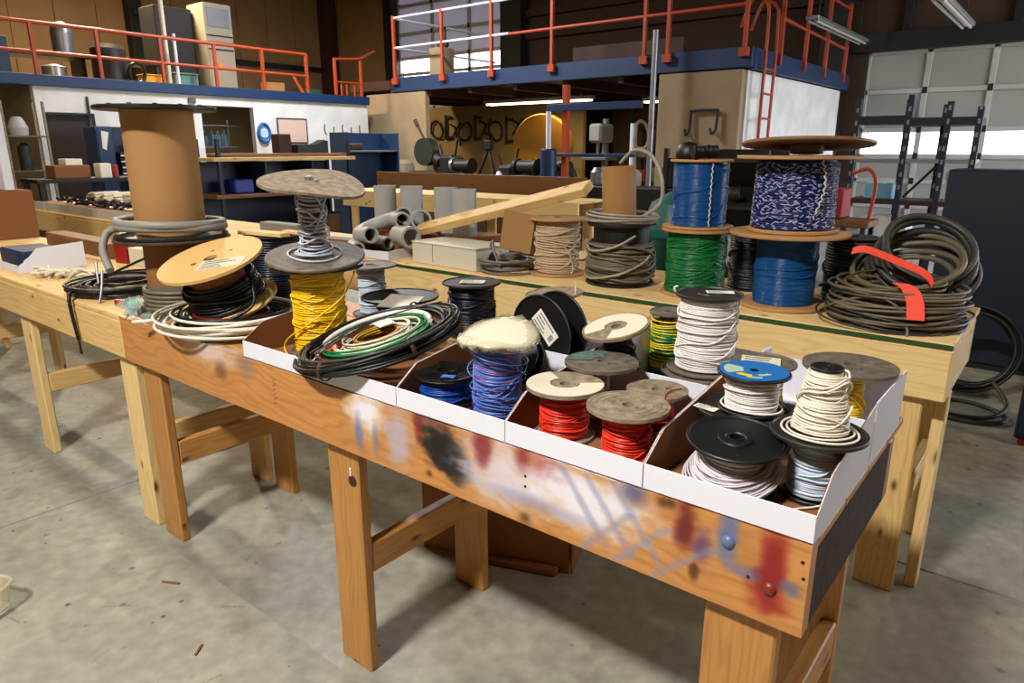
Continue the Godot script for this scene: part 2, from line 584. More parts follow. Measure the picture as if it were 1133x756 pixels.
func floor_image() -> Image:
	var s := 1024
	var im := Image.create(s, s, false, Image.FORMAT_RGB8)
	var f := FastNoiseLite.new()
	f.seed = 4
	f.frequency = 0.006
	f.fractal_octaves = 5
	var g := FastNoiseLite.new()
	g.seed = 8
	g.frequency = 0.06
	g.fractal_octaves = 3
	var h := FastNoiseLite.new()
	h.seed = 31
	h.frequency = 0.018
	h.fractal_octaves = 4
	for y in s:
		for x in s:
			# blend across the border so the tile repeats without an edge
			var n := f.get_noise_2d(x, y)
			var k := h.get_noise_2d(x, y)
			var fi := g.get_noise_2d(x, y)
			var c := Color(0.585, 0.58, 0.525).lerp(Color(0.505, 0.50, 0.46), clampf(0.5 + n * 0.8, 0, 1))
			c = c.lerp(Color(0.42, 0.40, 0.36), clampf((k - 0.30) * 1.6, 0, 0.4))
			c = c.lerp(Color(0.64, 0.63, 0.57), clampf((-k - 0.3) * 1.2, 0, 0.35))
			c = c * (1.0 + fi * 0.10)
			im.set_pixel(x, y, c)
	var r := RandomNumberGenerator.new()
	r.seed = 5
	for i in 420:   # specks, stains and scratches
		var x := r.randi_range(6, s - 30)
		var y := r.randi_range(6, s - 30)
		var dark := Color(0.22, 0.19, 0.16) if r.randf() < 0.75 else Color(0.42, 0.30, 0.22)
		var a := r.randf_range(0.25, 0.85)
		if r.randf() < 0.12:
			var ang := r.randf() * TAU
			for k in r.randi_range(8, 26):
				var px := int(x + cos(ang) * k)
				var py := int(y + sin(ang) * k)
				if px > 0 and py > 0 and px < s and py < s: im.set_pixel(px, py, im.get_pixel(px, py).lerp(dark, a * 0.6))
		else:
			var rad := r.randf_range(0.8, 2.6)
			for dy in range(-3, 4):
				for dx in range(-3, 4):
					var q := Vector2(dx, dy * r.randf_range(0.7, 1.3)).length()
					if q < rad: im.set_pixel(x + dx, y + dy, im.get_pixel(x + dx, y + dy).lerp(dark, a * clampf(rad - q + 0.3, 0, 1)))
	return im

# ---------------------------------------------------------------- benches
func plank(parent: Node3D, called: String, a: Vector3, c: Vector3, m: Material, bev := 0.004) -> MeshInstance3D:
	return part(called, bb(a, c, bev), m, parent)

func bench(label: String, x0: float, x1: float, z0: float, z1: float, top: float, legs: Array, ws: Array, apron_h: float, front_apron := true) -> Node3D:
	# z0 front, z1 back (z1 < z0)
	var t := thing("workbench", label, "workbench")
	var k := 4
	for i in k:
		var a := lerpf(z0 - 0.001 if front_apron else z0 - 0.0385, z1, float(i) / k)
		var b := lerpf(z0 - 0.001 if front_apron else z0 - 0.0385, z1, float(i + 1) / k)
		plank(t, "top_plank", Vector3(x0, top - 0.022, b + 0.0015), Vector3(x1, top, a - 0.0015), ws[i % ws.size()])
	if front_apron: plank(t, "apron", Vector3(x0, top - 0.022 - apron_h, z0 - 0.038), Vector3(x1, top - 0.0225, z0), ws[0])
	plank(t, "apron", Vector3(x0, top - 0.022 - apron_h, z1 + 0.10), Vector3(x1, top - 0.0225, z1 + 0.138), ws[1 % ws.size()])
	for lx in legs:
		for e in 2:
			var zf: float = z0 - 0.0385 if e == 0 else z1 + 0.1385 + 0.038
			plank(t, "leg", Vector3(lx - 0.07, 0, zf - 0.038), Vector3(lx + 0.07, top - 0.0225, zf), ws[(e + int(abs(lx) * 10)) % ws.size()], 0.005)
		plank(t, "stretcher", Vector3(lx + 0.032, 0.345, z1 + 0.177), Vector3(lx + 0.0695, 0.445, z0 - 0.077), ws[0])
	return t

func painted_apron_image() -> Image:
	var w := 1536
	var h := 96
	var im := wood_image(w, h, Color(0.77, 0.54, 0.30), Color(0.60, 0.39, 0.18), 21, 5)
	var nz := FastNoiseLite.new()
	nz.seed = 3
	nz.frequency = 0.02
	nz.fractal_octaves = 4
	# spray marks: x along the bench, share of the height from the top, half sizes, colour, strength
	var marks := [
		[-2.20, 0.12, 0.16, 0.28, Color(0.80, 0.77, 0.78), 0.7], [-2.14, 0.42, 0.04, 0.2, Color(0.36, 0.20, 0.15), 0.6], [-1.98, 0.1, 0.05, 0.3, Color(0.45, 0.42, 0.5), 0.5],
		[-1.40, 0.22, 0.075, 0.34, Color(0.86, 0.86, 0.90), 0.95], [-1.43, 0.62, 0.018, 0.30, Color(0.40, 0.42, 0.58), 0.8], [-1.36, 0.66, 0.014, 0.30, Color(0.42, 0.44, 0.60), 0.65], [-1.27, 0.45, 0.05, 0.5, Color(0.66, 0.64, 0.72), 0.8],
		[-1.19, 0.10, 0.02, 0.25, Color(0.42, 0.10, 0.10), 0.9], [-1.14, 0.04, 0.06, 0.14, Color(0.40, 0.25, 0.25), 0.7],
		[-1.115, 0.38, 0.066, 0.34, Color(0.05, 0.045, 0.045), 1.0], [-1.075, 0.50, 0.066, 0.34, Color(0.05, 0.045, 0.045), 1.0],
		[-0.93, 0.42, 0.13, 0.46, Color(0.80, 0.76, 0.80), 0.9], [-0.98, 0.15, 0.03, 0.30, Color(0.45, 0.10, 0.10), 0.8], [-0.86, 0.10, 0.025, 0.22, Color(0.46, 0.08, 0.08), 0.8],
		[-0.79, 0.16, 0.05, 0.22, Color(0.50, 0.08, 0.07), 0.9], [-0.71, 0.36, 0.16, 0.42, Color(0.86, 0.86, 0.90), 0.95], [-0.83, 0.66, 0.14, 0.10, Color(0.55, 0.56, 0.68), 0.6],
		[-0.585, 0.08, 0.03, 0.14, Color(0.30, 0.32, 0.50), 0.8], [-0.475, 0.22, 0.022, 0.30, Color(0.36, 0.07, 0.08), 0.9], [-0.44, 0.42, 0.018, 0.22, Color(0.34, 0.22, 0.40), 0.8],
		[-0.392, 0.22, 0.020, 0.34, Color(0.34, 0.40, 0.58), 0.95], [-0.31, 0.36, 0.024, 0.42, Color(0.50, 0.07, 0.06), 0.95], [-0.315, 0.68, 0.035, 0.20, Color(0.52, 0.08, 0.06), 0.8],
		[-0.275, 0.52, 0.020, 0.10, Color(0.36, 0.36, 0.52), 0.8], [-0.36, 0.52, 0.03, 0.08, Color(0.40, 0.38, 0.52), 0.7], [-0.452, 0.72, 0.010, 0.12, Color(0.28, 0.10, 0.06), 0.8]]
	for x in w:
		var wx := -2.89 + 2.64 * (x + 0.5) / w
		for y in h:
			var t := (y + 0.5) / h
			var c := im.get_pixel(x, y)
			var wob := nz.get_noise_2d(x, y * 2.0)
			for m in marks:
				var dx: float = (wx - m[0]) / m[2]
				if abs(dx) > 1.9: continue
				var dy: float = (t - m[1]) / m[3]
				var d := sqrt(dx * dx + dy * dy) + wob * 0.4
				var a: float = m[5] * (1.0 - (smoothstep(0.5, 1.25, d) if m[5] > 0.99 else smoothstep(0.25, 1.5, d)))
				if a > 0.0: c = c.lerp(m[4], a)
			# crossing blue spray lines
			for ln in [[-0.70, 0.45, 0.9], [-0.64, 0.45, 0.9], [-0.58, 0.4, 0.9], [-0.66, 0.75, -1.1], [-0.58, 0.75, -1.1], [-0.50, 0.8, -1.3]]:
				var q: float = abs((wx - ln[0]) - (t - ln[1]) * 0.155 * ln[2]) + wob * 0.006
				if q < 0.02 and abs(t - ln[1]) < 0.42: c = c.lerp(Color(0.50, 0.50, 0.62), 0.5 * (1.0 - smoothstep(0.001, 0.019, q)))
			im.set_pixel(x, y, c)
	# a smudged lumber stamp, upright marks
	for k in 26:
		var sx := int((-1.825 + 2.89) / 2.64 * w) + (k % 3) * 4 - 6
		var sy := 18 + (k / 3) * 6
		for q in 3: im.set_pixel(sx + q, sy + (k * 7) % 4, Color(0.20, 0.11, 0.06))
	return im

func build_benches():
	# the near bench, honey brown, sprayed with test patches of paint
	var a := bench("near honey-brown timber workbench with spray paint patches on its front board", -2.89, -0.25, -1.11, -1.86, 0.96, [-0.37, -1.565, -2.77], [M.amber, M.amber2], 0.158, false)
	var pm := StandardMaterial3D.new()
	pm.albedo_texture = ImageTexture.create_from_image(painted_apron_image())
	pm.roughness = 0.42
	var b := B.new()
	var p0 := Vector3(-2.89, 0.78, -1.11)
	var p1 := Vector3(-0.25, 0.9598, -1.11)
	var e := 0.003
	b.poly([Vector3(p0.x, p1.y, p0.z), Vector3(p1.x, p1.y, p0.z), Vector3(p1.x, p0.y, p0.z), Vector3(p0.x, p0.y, p0.z)], Vector3(0, 0, 1), [Vector2(0, 0), Vector2(1, 0), Vector2(1, 1), Vector2(0, 1)])
	b.poly([Vector3(p1.x, p1.y, p0.z), Vector3(p1.x, p1.y, p0.z - 0.038), Vector3(p1.x, p0.y, p0.z - 0.038), Vector3(p1.x, p0.y, p0.z)], Vector3(1, 0, 0), [Vector2(0.2, 0), Vector2(0.21, 0), Vector2(0.21, 1), Vector2(0.2, 1)])
	b.poly([Vector3(p0.x, p0.y, p0.z), Vector3(p1.x, p0.y, p0.z), Vector3(p1.x, p0.y, p0.z - 0.038), Vector3(p0.x, p0.y, p0.z - 0.038)], Vector3(0, -1, 0), [Vector2(0, 0.9), Vector2(1, 0.9), Vector2(1, 0.7), Vector2(0, 0.7)])
	b.poly([Vector3(p0.x, p1.y, p0.z), Vector3(p1.x, p1.y, p0.z), Vector3(p1.x, p1.y, p0.z - 0.038), Vector3(p0.x, p1.y, p0.z - 0.038)], Vector3(0, 1, 0), [Vector2(0, 0.1), Vector2(1, 0.1), Vector2(1, 0.3), Vector2(0, 0.3)])
	b.poly([Vector3(p0.x, p1.y, p0.z - 0.038), Vector3(p1.x, p1.y, p0.z - 0.038), Vector3(p1.x, p0.y, p0.z - 0.038), Vector3(p0.x, p0.y, p0.z - 0.038)], Vector3(0, 0, -1), [Vector2(0, 0), Vector2(1, 0), Vector2(1, 1), Vector2(0, 1)])
	part("painted_apron", b, pm, a, "front board with black, white, blue and red spray patches")
	# end board and bolts
	plank(a, "end_apron", Vector3(-0.288, 0.78, -1.77), Vector3(-0.2505, 0.937, -1.1485), mat("sprayed_black", Color(0.26, 0.15, 0.09), 0.95, 0, "blotch", 4))
	for q in [[-0.392, 0.915, mat("bolt_blue", Color(0.35, 0.40, 0.55), 0.4)], [-0.312, 0.852, mat("bolt_red", Color(0.45, 0.15, 0.11), 0.4)]]:
		var bo := B.new()
		bo.lathe([Vector2(0.0135, 0), Vector2(0.0125, 0.003), Vector2(0.009, 0.0065), Vector2(0.004, 0.0085), Vector2(0, 0.009)], 20, Vector3(q[0], q[1], -1.11), Basis(Vector3(1, 0, 0), PI / 2), true)
		part("carriage_bolt", bo, q[2], a)
	for q in [[-0.262, 0.925], [-0.258, 0.895], [-0.855, 0.90], [-0.855, 0.875], [-0.35, 0.86]]:
		var bo := B.new()
		bo.lathe([Vector2(0.0035, 0), Vector2(0.0028, 0.0012), Vector2(0, 0.0014)], 10, Vector3(q[0], q[1], -1.11), Basis(Vector3(1, 0, 0), PI / 2))
		part("screw_head", bo, M.dark_steel, a)
	# knot hole in the leg with a plug of torn wood
	var kn := B.new()
	kn.lathe([Vector2(0.019, 0.0), Vector2(0.017, 0.002), Vector2(0.010, 0.0008), Vector2(0.0, 0.0015)], 18, Vector3(-1.523, 0.66, -1.1485), Basis(Vector3(1, 0, 0), PI / 2))
	part("knot", kn, M.rust_brown, a)
	part("splinter", bx(Vector3(-1.528, 0.688, -1.147), Vector3(0.008, 0.026, 0.004), 0.001), M.paper, a)
	# the paler bench butted against its left end
	var l := bench("pale timber workbench at the far left with a white carton on it", -6.9, -2.895, -1.11, -1.86, 0.96, [-2.985, -4.18, -5.6, -6.8], [M.pine2, M.pine], 0.158)
	plank(l, "lower_rail", Vector3(-6.8, 0.45, -1.68), Vector3(-3.06, 0.54, -1.645), M.pine2)
	# back row
	var c := bench("long pale timber bench behind the aisle with a green-painted top edge", -3.06, -0.24, -2.60, -3.32, 0.98, [-0.375, -1.7, -2.95], [M.pine, M.pine2], 0.18)
	part("green_edge_strip", bb(Vector3(-3.06, 0.962, -2.599), Vector3(-0.24, 0.978, -2.5965), 0.001), M.green_edge, c)
	plank(c, "end_apron", Vector3(-0.278, 0.78, -3.18), Vector3(-0.2405, 0.957, -2.639), M.pine)
	plank(c, "leg_block", Vector3(-0.43, 0, -2.7155), Vector3(-0.32, 0.36, -2.6775), M.pine2)
	plank(c, "leg", Vector3(-0.28, 0, -2.81), Vector3(-0.2415, 0.77, -2.72), M.pine)
	bench("far left pale bench of the back row holding small white-fronted cartons", -9.6, -3.07, -2.60, -3.32, 0.98, [-3.2, -5.2, -7.2, -9.4], [M.pine2, M.pine], 0.18)
	bench("distant pale bench behind the grey plastic pipe fittings", -8.4, -4.3, -6.5, -7.2, 1.02, [-8.2, -6.0, -4.5], [M.pine, M.pine2], 0.20)
	var dk := thing("display_panel", "long brown plywood panel standing behind the distant bench", "panel", Vector3(-6.9, 0, -7.6))
	part("board", bx(Vector3(0, 0.62, 0), Vector3(4.0, 1.24, 0.02)), M.brown_board, dk)
	for s in [-1.0, 0.0, 1.0]: part("foot", bx(Vector3(s * 1.8, 0.3, -0.16), Vector3(0.05, 0.6, 0.3)), M.pine2, dk)

# ---------------------------------------------------------------- cartons
func tray(label: String, x0: float, x1: float, z0: float, z1: float, y: float, lip: float, back: float, inner: Material, bh: float, group: String, side0 := -1.0) -> Node3D:
	var t := thing("carton_tray", label, "carton", Vector3((x0 + x1) / 2, y, z0), 0, group)
	var w := (x1 - x0) / 2.0
	var d := z0 - z1
	var th := 0.003
	part("base", bx(Vector3(0, th / 2, -d / 2), Vector3(w * 2 - 0.002, th, d), 0.0005), inner, t)
	part("front_lip", bx(Vector3(0, lip / 2, -th / 2), Vector3(w * 2 - 0.001, lip, th), 0.0008), M.card_white, t)
	part("front_lining", bx(Vector3(0, lip / 2, -th * 1.1), Vector3(w * 2 - 0.008, lip - 0.002, 0.001), 0.0), inner, t)
	for s in [-1.0, 1.0]:
		for e in 2:
			var b := B.new()
			var xx: float = s * (w - th * (0.35 if e == 0 else 0.85))
			b.xf = Transform3D(Basis(Vector3(0, 1, 0), PI / 2), Vector3(xx, 0, 0))
			b.slab(PackedVector2Array([Vector2(th, 0), Vector2(d, 0), Vector2(d, back), Vector2(0.075, lip + (back - lip) * 0.55 if side0 < 0.0 else side0), Vector2(th + 0.002, lip if side0 < 0.0 else side0)]), th * 0.45)
			part("side_wall" if e == 0 else "side_lining", b, M.card_white if e == 0 else inner, t)
	if bh > 0.0: part("back_wall", bx(Vector3(0, bh / 2, -d + th / 2), Vector3(w * 2 - 0.001, bh, th), 0.0005), inner, t)
	return t

func build_trays():
	var xs := [-0.25, -0.571, -0.917, -1.276, -1.632, -1.992]
	var ls := ["white carton tray nearest the right end of the bench, holding black-flanged reels", "white carton tray with red wire reels", "white carton tray with the blue ribbed reel and tall blue reel", "white carton tray under the big black cable coil, right part", "white carton tray under the yellow wire reel"]
	for i in 5:
		tray(ls[i], xs[i + 1] + 0.001, xs[i], -1.114, -1.49, 0.9605, 0.054, 0.140, M.kraft, 0.0, "carton trays along the front edge")
	var l2 := ["white-lined carton tray behind, with the yellow reels", "white-lined carton tray behind the red reels", "white-lined carton tray behind the blue reels"]
	for i in 3:
		tray(l2[i], xs[i + 1] + 0.001, xs[i], -1.494, -1.80, 0.9605, 0.100, 0.135, M.card_white, 0.115, "carton trays along the back edge", 0.140)

# ---------------------------------------------------------------- reels
# wire wound in turns between y0 and y1 on radius r0 (bottom) to r1 (top)
func winding(b: B, r0: float, r1: float, y0: float, y1: float, wr: float, mess := 0.3, loose := 4, segs := 30, sides := 5, pitch := 1.0):
	var turns: int = max(3, int((y1 - y0) / (2.0 * wr * 1.03 * pitch)))
	var prof := [Vector2(r0 - wr * 1.3, y0), Vector2(r1 - wr * 1.3, y1)]
	if pitch < 1.2: b.lathe(prof, 32)
	var pts := []
	var off := 0.0
	var dr := 0.0
	var nxt := 0.0
	var nxr := 0.0
	for t in turns:
		off = nxt
		dr = nxr
		nxt = rng.randf_range(-1, 1) * mess * wr * 2.0
		nxr = rng.randf_range(-0.5, 0.6) * mess * wr * 1.6
		for s in segs:
			var u := float(s) / segs
			var f := (t + u) / turns
			var a := TAU * u
			var y := lerpf(y0 + wr, y1 - wr, f) + lerpf(off, nxt, u) + sin(a + t * 1.3) * mess * wr * 0.8
			var r := lerpf(r0, r1, f) + lerpf(dr, nxr, u)
			pts.append(Vector3(cos(a) * r, clampf(y, y0 + wr * 0.6, y1 - wr * 0.6), sin(a) * r))
	b.tube(pts, wr, sides)
	for k in loose:
		var yc := rng.randf_range(y0 + (y1 - y0) * 0.12, y1 - (y1 - y0) * 0.12)
		var amp: float = min(rng.randf_range(0.05, 0.28) * (y1 - y0), min(yc - y0, y1 - yc) - wr)
		var ph := rng.randf() * TAU
		var f := (yc - y0) / (y1 - y0)
		var rr := lerpf(r0, r1, f) + wr * rng.randf_range(1.2, 2.4)
		var p := []
		for s in segs + 6:
			var a := TAU * s / (segs + 6)
			p.append(Vector3(cos(a) * rr, yc + amp * sin(a + ph) + amp * 0.25 * sin(3 * a + ph), sin(a) * rr))
		b.tube(p, wr, sides, true)

func flange_profile(style: String, R: float, t: float, hole: float) -> Array:
	if style == "plastic":
		return [Vector2(hole, 0), Vector2(R - 0.002, 0), Vector2(R, 0.0015), Vector2(R, t - 0.0015), Vector2(R - 0.0015, t), Vector2(R * 0.95, t), Vector2(R * 0.93, t * 0.62), Vector2(R * 0.36, t * 0.62), Vector2(R * 0.34, t * 0.95), Vector2(R * 0.22, t * 0.95), Vector2(R * 0.20, t * 0.7), Vector2(hole * 1.25, t * 0.7), Vector2(hole * 1.2, t * 1.0), Vector2(hole, t), Vector2(hole, 0)]
	return [Vector2(hole, 0), Vector2(R - 0.003, 0), Vector2(R, 0.003), Vector2(R, t - 0.003), Vector2(R - 0.003, t), Vector2(hole, t), Vector2(hole, 0)]

func flange(parent: Node, called: String, style: String, R: float, t: float, hole: float, y: float, m: Material, holes := []) -> Node3D:
	if holes.size() == 0:
		var b := B.new()
		b.off = Vector2(rng.randf(), rng.randf())
		b.lathe(flange_profile(style, R, t, hole), 48, Vector3(0, y, 0))
		if style == "ribbed":
			for k in 24:
				var a := TAU * k / 24
				b.box(Vector3(cos(a) * R * 0.64, y + t, sin(a) * R * 0.64), Vector3(R * 0.6, 0.004, 0.0022), 0.0, Basis(Vector3(0, 1, 0), -a))
			b.lathe([Vector2(R * 0.34, y + t), Vector2(R * 0.34, y + t + 0.008), Vector2(R * 0.28, y + t + 0.008), Vector2(R * 0.28, y + t)], 30)
			b.lathe([Vector2(R, y + t), Vector2(R, y + t + 0.004), Vector2(R * 0.95, y + t + 0.004), Vector2(R * 0.95, y + t)], 40)
		return part(called, b, m, parent)
	var c := CSGCylinder3D.new()
	c.radius = R
	c.height = t
	c.sides = 56
	c.material = m
	c.position = Vector3(0, y + t / 2, 0)
	c.name = called
	parent.add_child(c, true)
	for h in [[0.0, 0.0, hole]] + holes:
		var q := CSGCylinder3D.new()
		q.operation = CSGShape3D.OPERATION_SUBTRACTION
		q.radius = h[2]
		q.height = t * 3
		q.sides = 20
		q.name = "bore"
		q.material = m
		q.position = Vector3(h[0], 0, h[1])
		c.add_child(q, true)
	return c

# a reel: two flanges on a core with wire between them
func reel(label: String, at: Vector3, o: Dictionary) -> Node3D:
	var t := thing(o.get("name", "wire_reel"), label, o.get("cat", "wire reel"), at, o.get("turn", 0.0), o.get("group", ""))
	if o.has("tilt"): t.rotation = o.tilt
	var h: float = o.h
	var R: float = o.R
	var Rb: float = o.get("Rb", R)
	var th: float = o.get("t", 0.008)
	var hole: float = o.get("hole", 0.013)
	var st: String = o.get("style", "plastic")
	flange(t, "bottom_flange", "plain" if st == "ribbed" else st, Rb, th, hole, 0.0, o.get("fmb", o.fm))
	var rw: float = o.rw
	var rc: float = o.get("rc", rw * 0.55)
	var c := B.new()
	c.lathe([Vector2(rc, th), Vector2(rc, h - th)], 32)
	c.lathe([Vector2(hole, h - th), Vector2(hole, th)], 20)
	part("core", c, o.get("cm", o.fm), t)
	if o.has("wm"):
		var b := B.new()
		var f: Array = o.get("fill", [0.0, 1.0])
		winding(b, rw, o.get("rw1", rw), lerpf(th, h - th, f[0]), lerpf(th, h - th, f[1]), o.get("wr", 0.0025), o.get("mess", 0.35), o.get("loose", 3), 30, 5, o.get("pitch", 1.0))
		part("wire", b, o.wm, t)
		if o.has("wm2"):   # a second strand wound over it
			var b2 := B.new()
			for k in o.get("strands", 8):
				var yc := lerpf(th + 0.01, h - th - 0.01, (k + 0.5) / o.get("strands", 8))
				var rr := lerpf(rw, o.get("rw1", rw), yc / h) + 0.0016
				b2.tube(ring(rr, 34, 0.004, k * 1.1, yc, rng.randf_range(0.02, 0.12)), o.get("wr2", 0.0013), 5, true)
			part("second_wire", b2, o.wm2, t)
	if not o.get("open_top", false):
		flange(t, "top_flange", st, R, th, hole, h - th, o.fm, o.get("holes", []))
	if o.has("cap"):   # paper disc or sticker on the top flange
		sticker(t, o.cap, h, R, hole)
	return t

# paper label lying on a top flange: {m, r: covers to radius, a0, a1} is a ring sector, {m, s, p, turn} a rectangle
func sticker(t: Node3D, c: Dictionary, h: float, R: float, hole: float):
	var b := B.new()
	if c.has("s"):
		b.box(Vector3(c.p.x, h + 0.0009, c.p.y), Vector3(c.s.x, 0.0012, c.s.y), 0.0, Basis(Vector3(0, 1, 0), c.get("turn", 0.0)))
	else:
		var a0: float = c.get("a0", 0.0)
		var a1: float = c.get("a1", TAU)
		var k := 36
		var rin: float = c.get("rin", hole * 1.6)
		for i in k:
			var u := lerpf(a0, a1, float(i) / k)
			var w := lerpf(a0, a1, float(i + 1) / k)
			var ro: float = R * c.get("r", 0.96)
			var y0 := h + 0.0004
			var y1 := h + 0.0016
			var q := [Vector3(cos(u), 0, sin(u)), Vector3(cos(w), 0, sin(w))]
			b.poly([q[0] * rin + Vector3(0, y1, 0), q[0] * ro + Vector3(0, y1, 0), q[1] * ro + Vector3(0, y1, 0), q[1] * rin + Vector3(0, y1, 0)], Vector3(0, 1, 0))
			b.poly([q[0] * ro + Vector3(0, y0, 0), q[0] * ro + Vector3(0, y1, 0), q[1] * ro + Vector3(0, y1, 0), q[1] * ro + Vector3(0, y0, 0)], q[0])
	var l := part("label", b, c.m, t, c.get("says", "paper label"))
	if c.has("s") and c.get("print", true):
		print_lines(l, c, h)

# rows of small print on a rectangular label
func print_lines(l: Node3D, c: Dictionary, h: float):
	var b := B.new()
	var turn := Basis(Vector3(0, 1, 0), c.get("turn", 0.0))
	var rows := 4
	for k in rows:
		var w: float = c.s.x * rng.randf_range(0.35, 0.75)
		var z: float = c.s.y * (-0.34 + 0.68 * k / (rows - 1))
		b.box(Vector3(c.p.x, h + 0.0017, c.p.y) + turn * Vector3(-c.s.x * 0.42 + w / 2, 0, z), Vector3(w, 0.0003, c.s.y * 0.07), 0.0, turn)
	part("print", b, M.w_darkgrey, l)

# loops of cable lying on each other
func coil(b: B, R: float, wr: float, loops: int, sr: float, sy: float, tilt := 0.04, sides := 6, segs := 44, wob := 0.02):
	for k in loops:
		b.tube(ring(R + rng.randf_range(-sr, sr), segs, wob * rng.randf_range(0.3, 1.0), rng.randf() * TAU, wr + sy * k / max(1, loops - 1) + rng.randf() * wr * 0.6, rng.randf_range(-tilt, tilt)), wr, sides, true)

func build_front_reels():
	var T := 0.9645
	var g := "wire reels standing in the carton trays"
	# red pair
	reel("red wire reel whose grey flange is half covered by cream paper", Vector3(-0.834, T, -1.228), {h = 0.125, R = 0.088, Rb = 0.07, rw = 0.052, wr = 0.0019, fm = M.taupe, wm = M.w_red, mess = 0.6, loose = 8, holes = [[0.03, 0.012, 0.004], [-0.02, 0.024, 0.003]], cap = {m = M.paper, r = 0.99, a0 = -0.2, a1 = 4.2, rin = 0.034, says = "torn cream paper sheet"}, group = g, turn = 0.5})
	var s2 := reel("red wire reel with a bare ringed grey-brown flange, nearest the tray lip", Vector3(-0.657, T, -1.20), {h = 0.125, R = 0.086, Rb = 0.07, rw = 0.047, wr = 0.0019, fm = M.taupe, wm = M.w_red, mess = 0.6, loose = 8, holes = [[0.024, 0.006, 0.004], [-0.022, -0.012, 0.004]], group = g})
	var rb := B.new()
	for r in [0.078, 0.066, 0.052, 0.034]: rb.tube(ring(r, 44, 0, 0, 0.125), 0.0012, 5, true)
	part("moulded_rings", rb, M.taupe, s2)
	reel("dark grey-brown reel with a torn teal label in the red wire tray", Vector3(-0.845, T, -1.40), {h = 0.135, R = 0.09, Rb = 0.06, rw = 0.03, rc = 0.022, fm = M.grey_plastic, cm = M.pvc, holes = [[0.03, 0.01, 0.005], [0.05, -0.03, 0.004]], hole = 0.011, cap = {m = mat("teal_paper", Color(0.36, 0.47, 0.42), 0.7, 0, "blotch", 8), r = 0.9, a0 = 2.6, a1 = 4.4, rin = 0.025, says = "torn teal paper label"}, group = g})
	var s4 := reel("small taupe reel with crimson wire and a loose red strand", Vector3(-0.69, T, -1.395), {h = 0.098, R = 0.071, Rb = 0.05, rw = 0.036, wr = 0.0019, fm = M.taupe, wm = M.w_crimson, mess = 0.7, loose = 5, holes = [[0.02, -0.02, 0.009]], group = g})
	var st := B.new()
	st.tube(smooth_path([Vector3(0.045, 0.10, -0.03), Vector3(0.035, 0.102, 0.005), Vector3(0.045, 0.10, 0.05), Vector3(0.066, 0.08, 0.055), Vector3(0.06, 0.04, 0.05), Vector3(0.05, 0.0, 0.06)]), 0.0016, 5)
	part("loose_strand", st, M.w_crimson, s4)
	# tall blue and ribbed blue
	var tb := reel("tall periwinkle blue reel with thin red tracer under a plastic-wrapped cream top", Vector3(-1.045, T, -1.240), {h = 0.205, R = 0.095, Rb = 0.07, rw = 0.058, rw1 = 0.052, wr = 0.0019, fm = M.paper, fmb = M.dark_plastic, wm = M.w_peri, wm2 = M.w_red, strands = 9, wr2 = 0.0009, mess = 0.8, loose = 14, group = g, open_top = true, tilt = Vector3(0.02, 0.3, -0.03)})
	var dm := B.new()   # warped top flange wrapped in film
	var pf := [Vector2(0.0, 0.007), Vector2(0.02, 0.008), Vector2(0.05, 0.006), Vector2(0.08, 0.005), Vector2(0.094, 0.002), Vector2(0.097, -0.003), Vector2(0.09, -0.006), Vector2(0.0, -0.004)]
	pf.reverse()
	dm.xf = Transform3D(Basis(Vector3(0, 0, 1), 0.04) * Basis(Vector3(1, 0, 0), 0.12), Vector3(0, 0.205, 0))
	dm.lathe(pf, 40, Vector3.ZERO, Basis(), true)
	for i in dm.v.size():   # saddle-shaped warp
		var q := dm.v[i]
		dm.v[i].y += 0.9 * (q.z * q.z - q.x * q.x) + 0.0016 * sin(q.x * 90.0 + q.z * 40.0)
	part("wrapped_top_flange", dm, M.paper, tb, "cream flange under crumpled film")
	var fl := B.new()
	fl.xf = Transform3D(Basis(Vector3(0, 0, 1), 0.04) * Basis(Vector3(1, 0, 0), 0.12), Vector3(0, 0.205, 0))
	fl.lathe([Vector2(0.075, -0.022), Vector2(0.099, -0.012), Vector2(0.102, -0.003), Vector2(0.097, 0.005), Vector2(0.07, 0.008)], 34, Vector3.ZERO, Basis(), true)
	for i in fl.v.size():
		var q := fl.v[i]
		fl.v[i].y += 0.9 * (q.z * q.z - q.x * q.x) + 0.0045 * sin(q.x * 140.0 + q.z * 90.0)
	part("film", fl, M.clear_plastic, tb)
	var lw := B.new()
	for k in 4: lw.tube(ring(0.063 + 0.004 * k, 36, 0.03, k * 1.7, 0.05 + 0.035 * k, 0.22), 0.0015, 5, true)
	part("loose_wire", lw, M.w_peri, tb)
	var s16 := reel("black ribbed-flange reel of bright blue wire lying in the tray", Vector3(-1.205, T, -1.228), {h = 0.076, R = 0.083, rw = 0.066, wr = 0.0021, style = "ribbed", fm = M.black_plastic, wm = M.w_blue, mess = 0.4, loose = 3, group = g, hole = 0.018})
	sticker(s16, {m = M.w_peri, s = Vector2(0.035, 0.02), p = Vector2(0.035, 0.03), turn = 0.4, print = false, says = "small blue sticker"}, 0.079, 0.08, 0.01)
	# right-hand tray
	var lo := reel("white wire reel under a wide black flange with a cream sticker", Vector3(-0.482, T, -1.375), {h = 0.112, R = 0.096, Rb = 0.062, rw = 0.056, wr = 0.002, fm = M.dark_plastic, wm = M.w_white, mess = 0.4, loose = 3, cap = {m = M.paper_white, s = Vector2(0.05, 0.022), p = Vector2(-0.028, 0.075), turn = 0.25}, group = g})
	lo.rotation = Vector3(0, -0.4, 0)
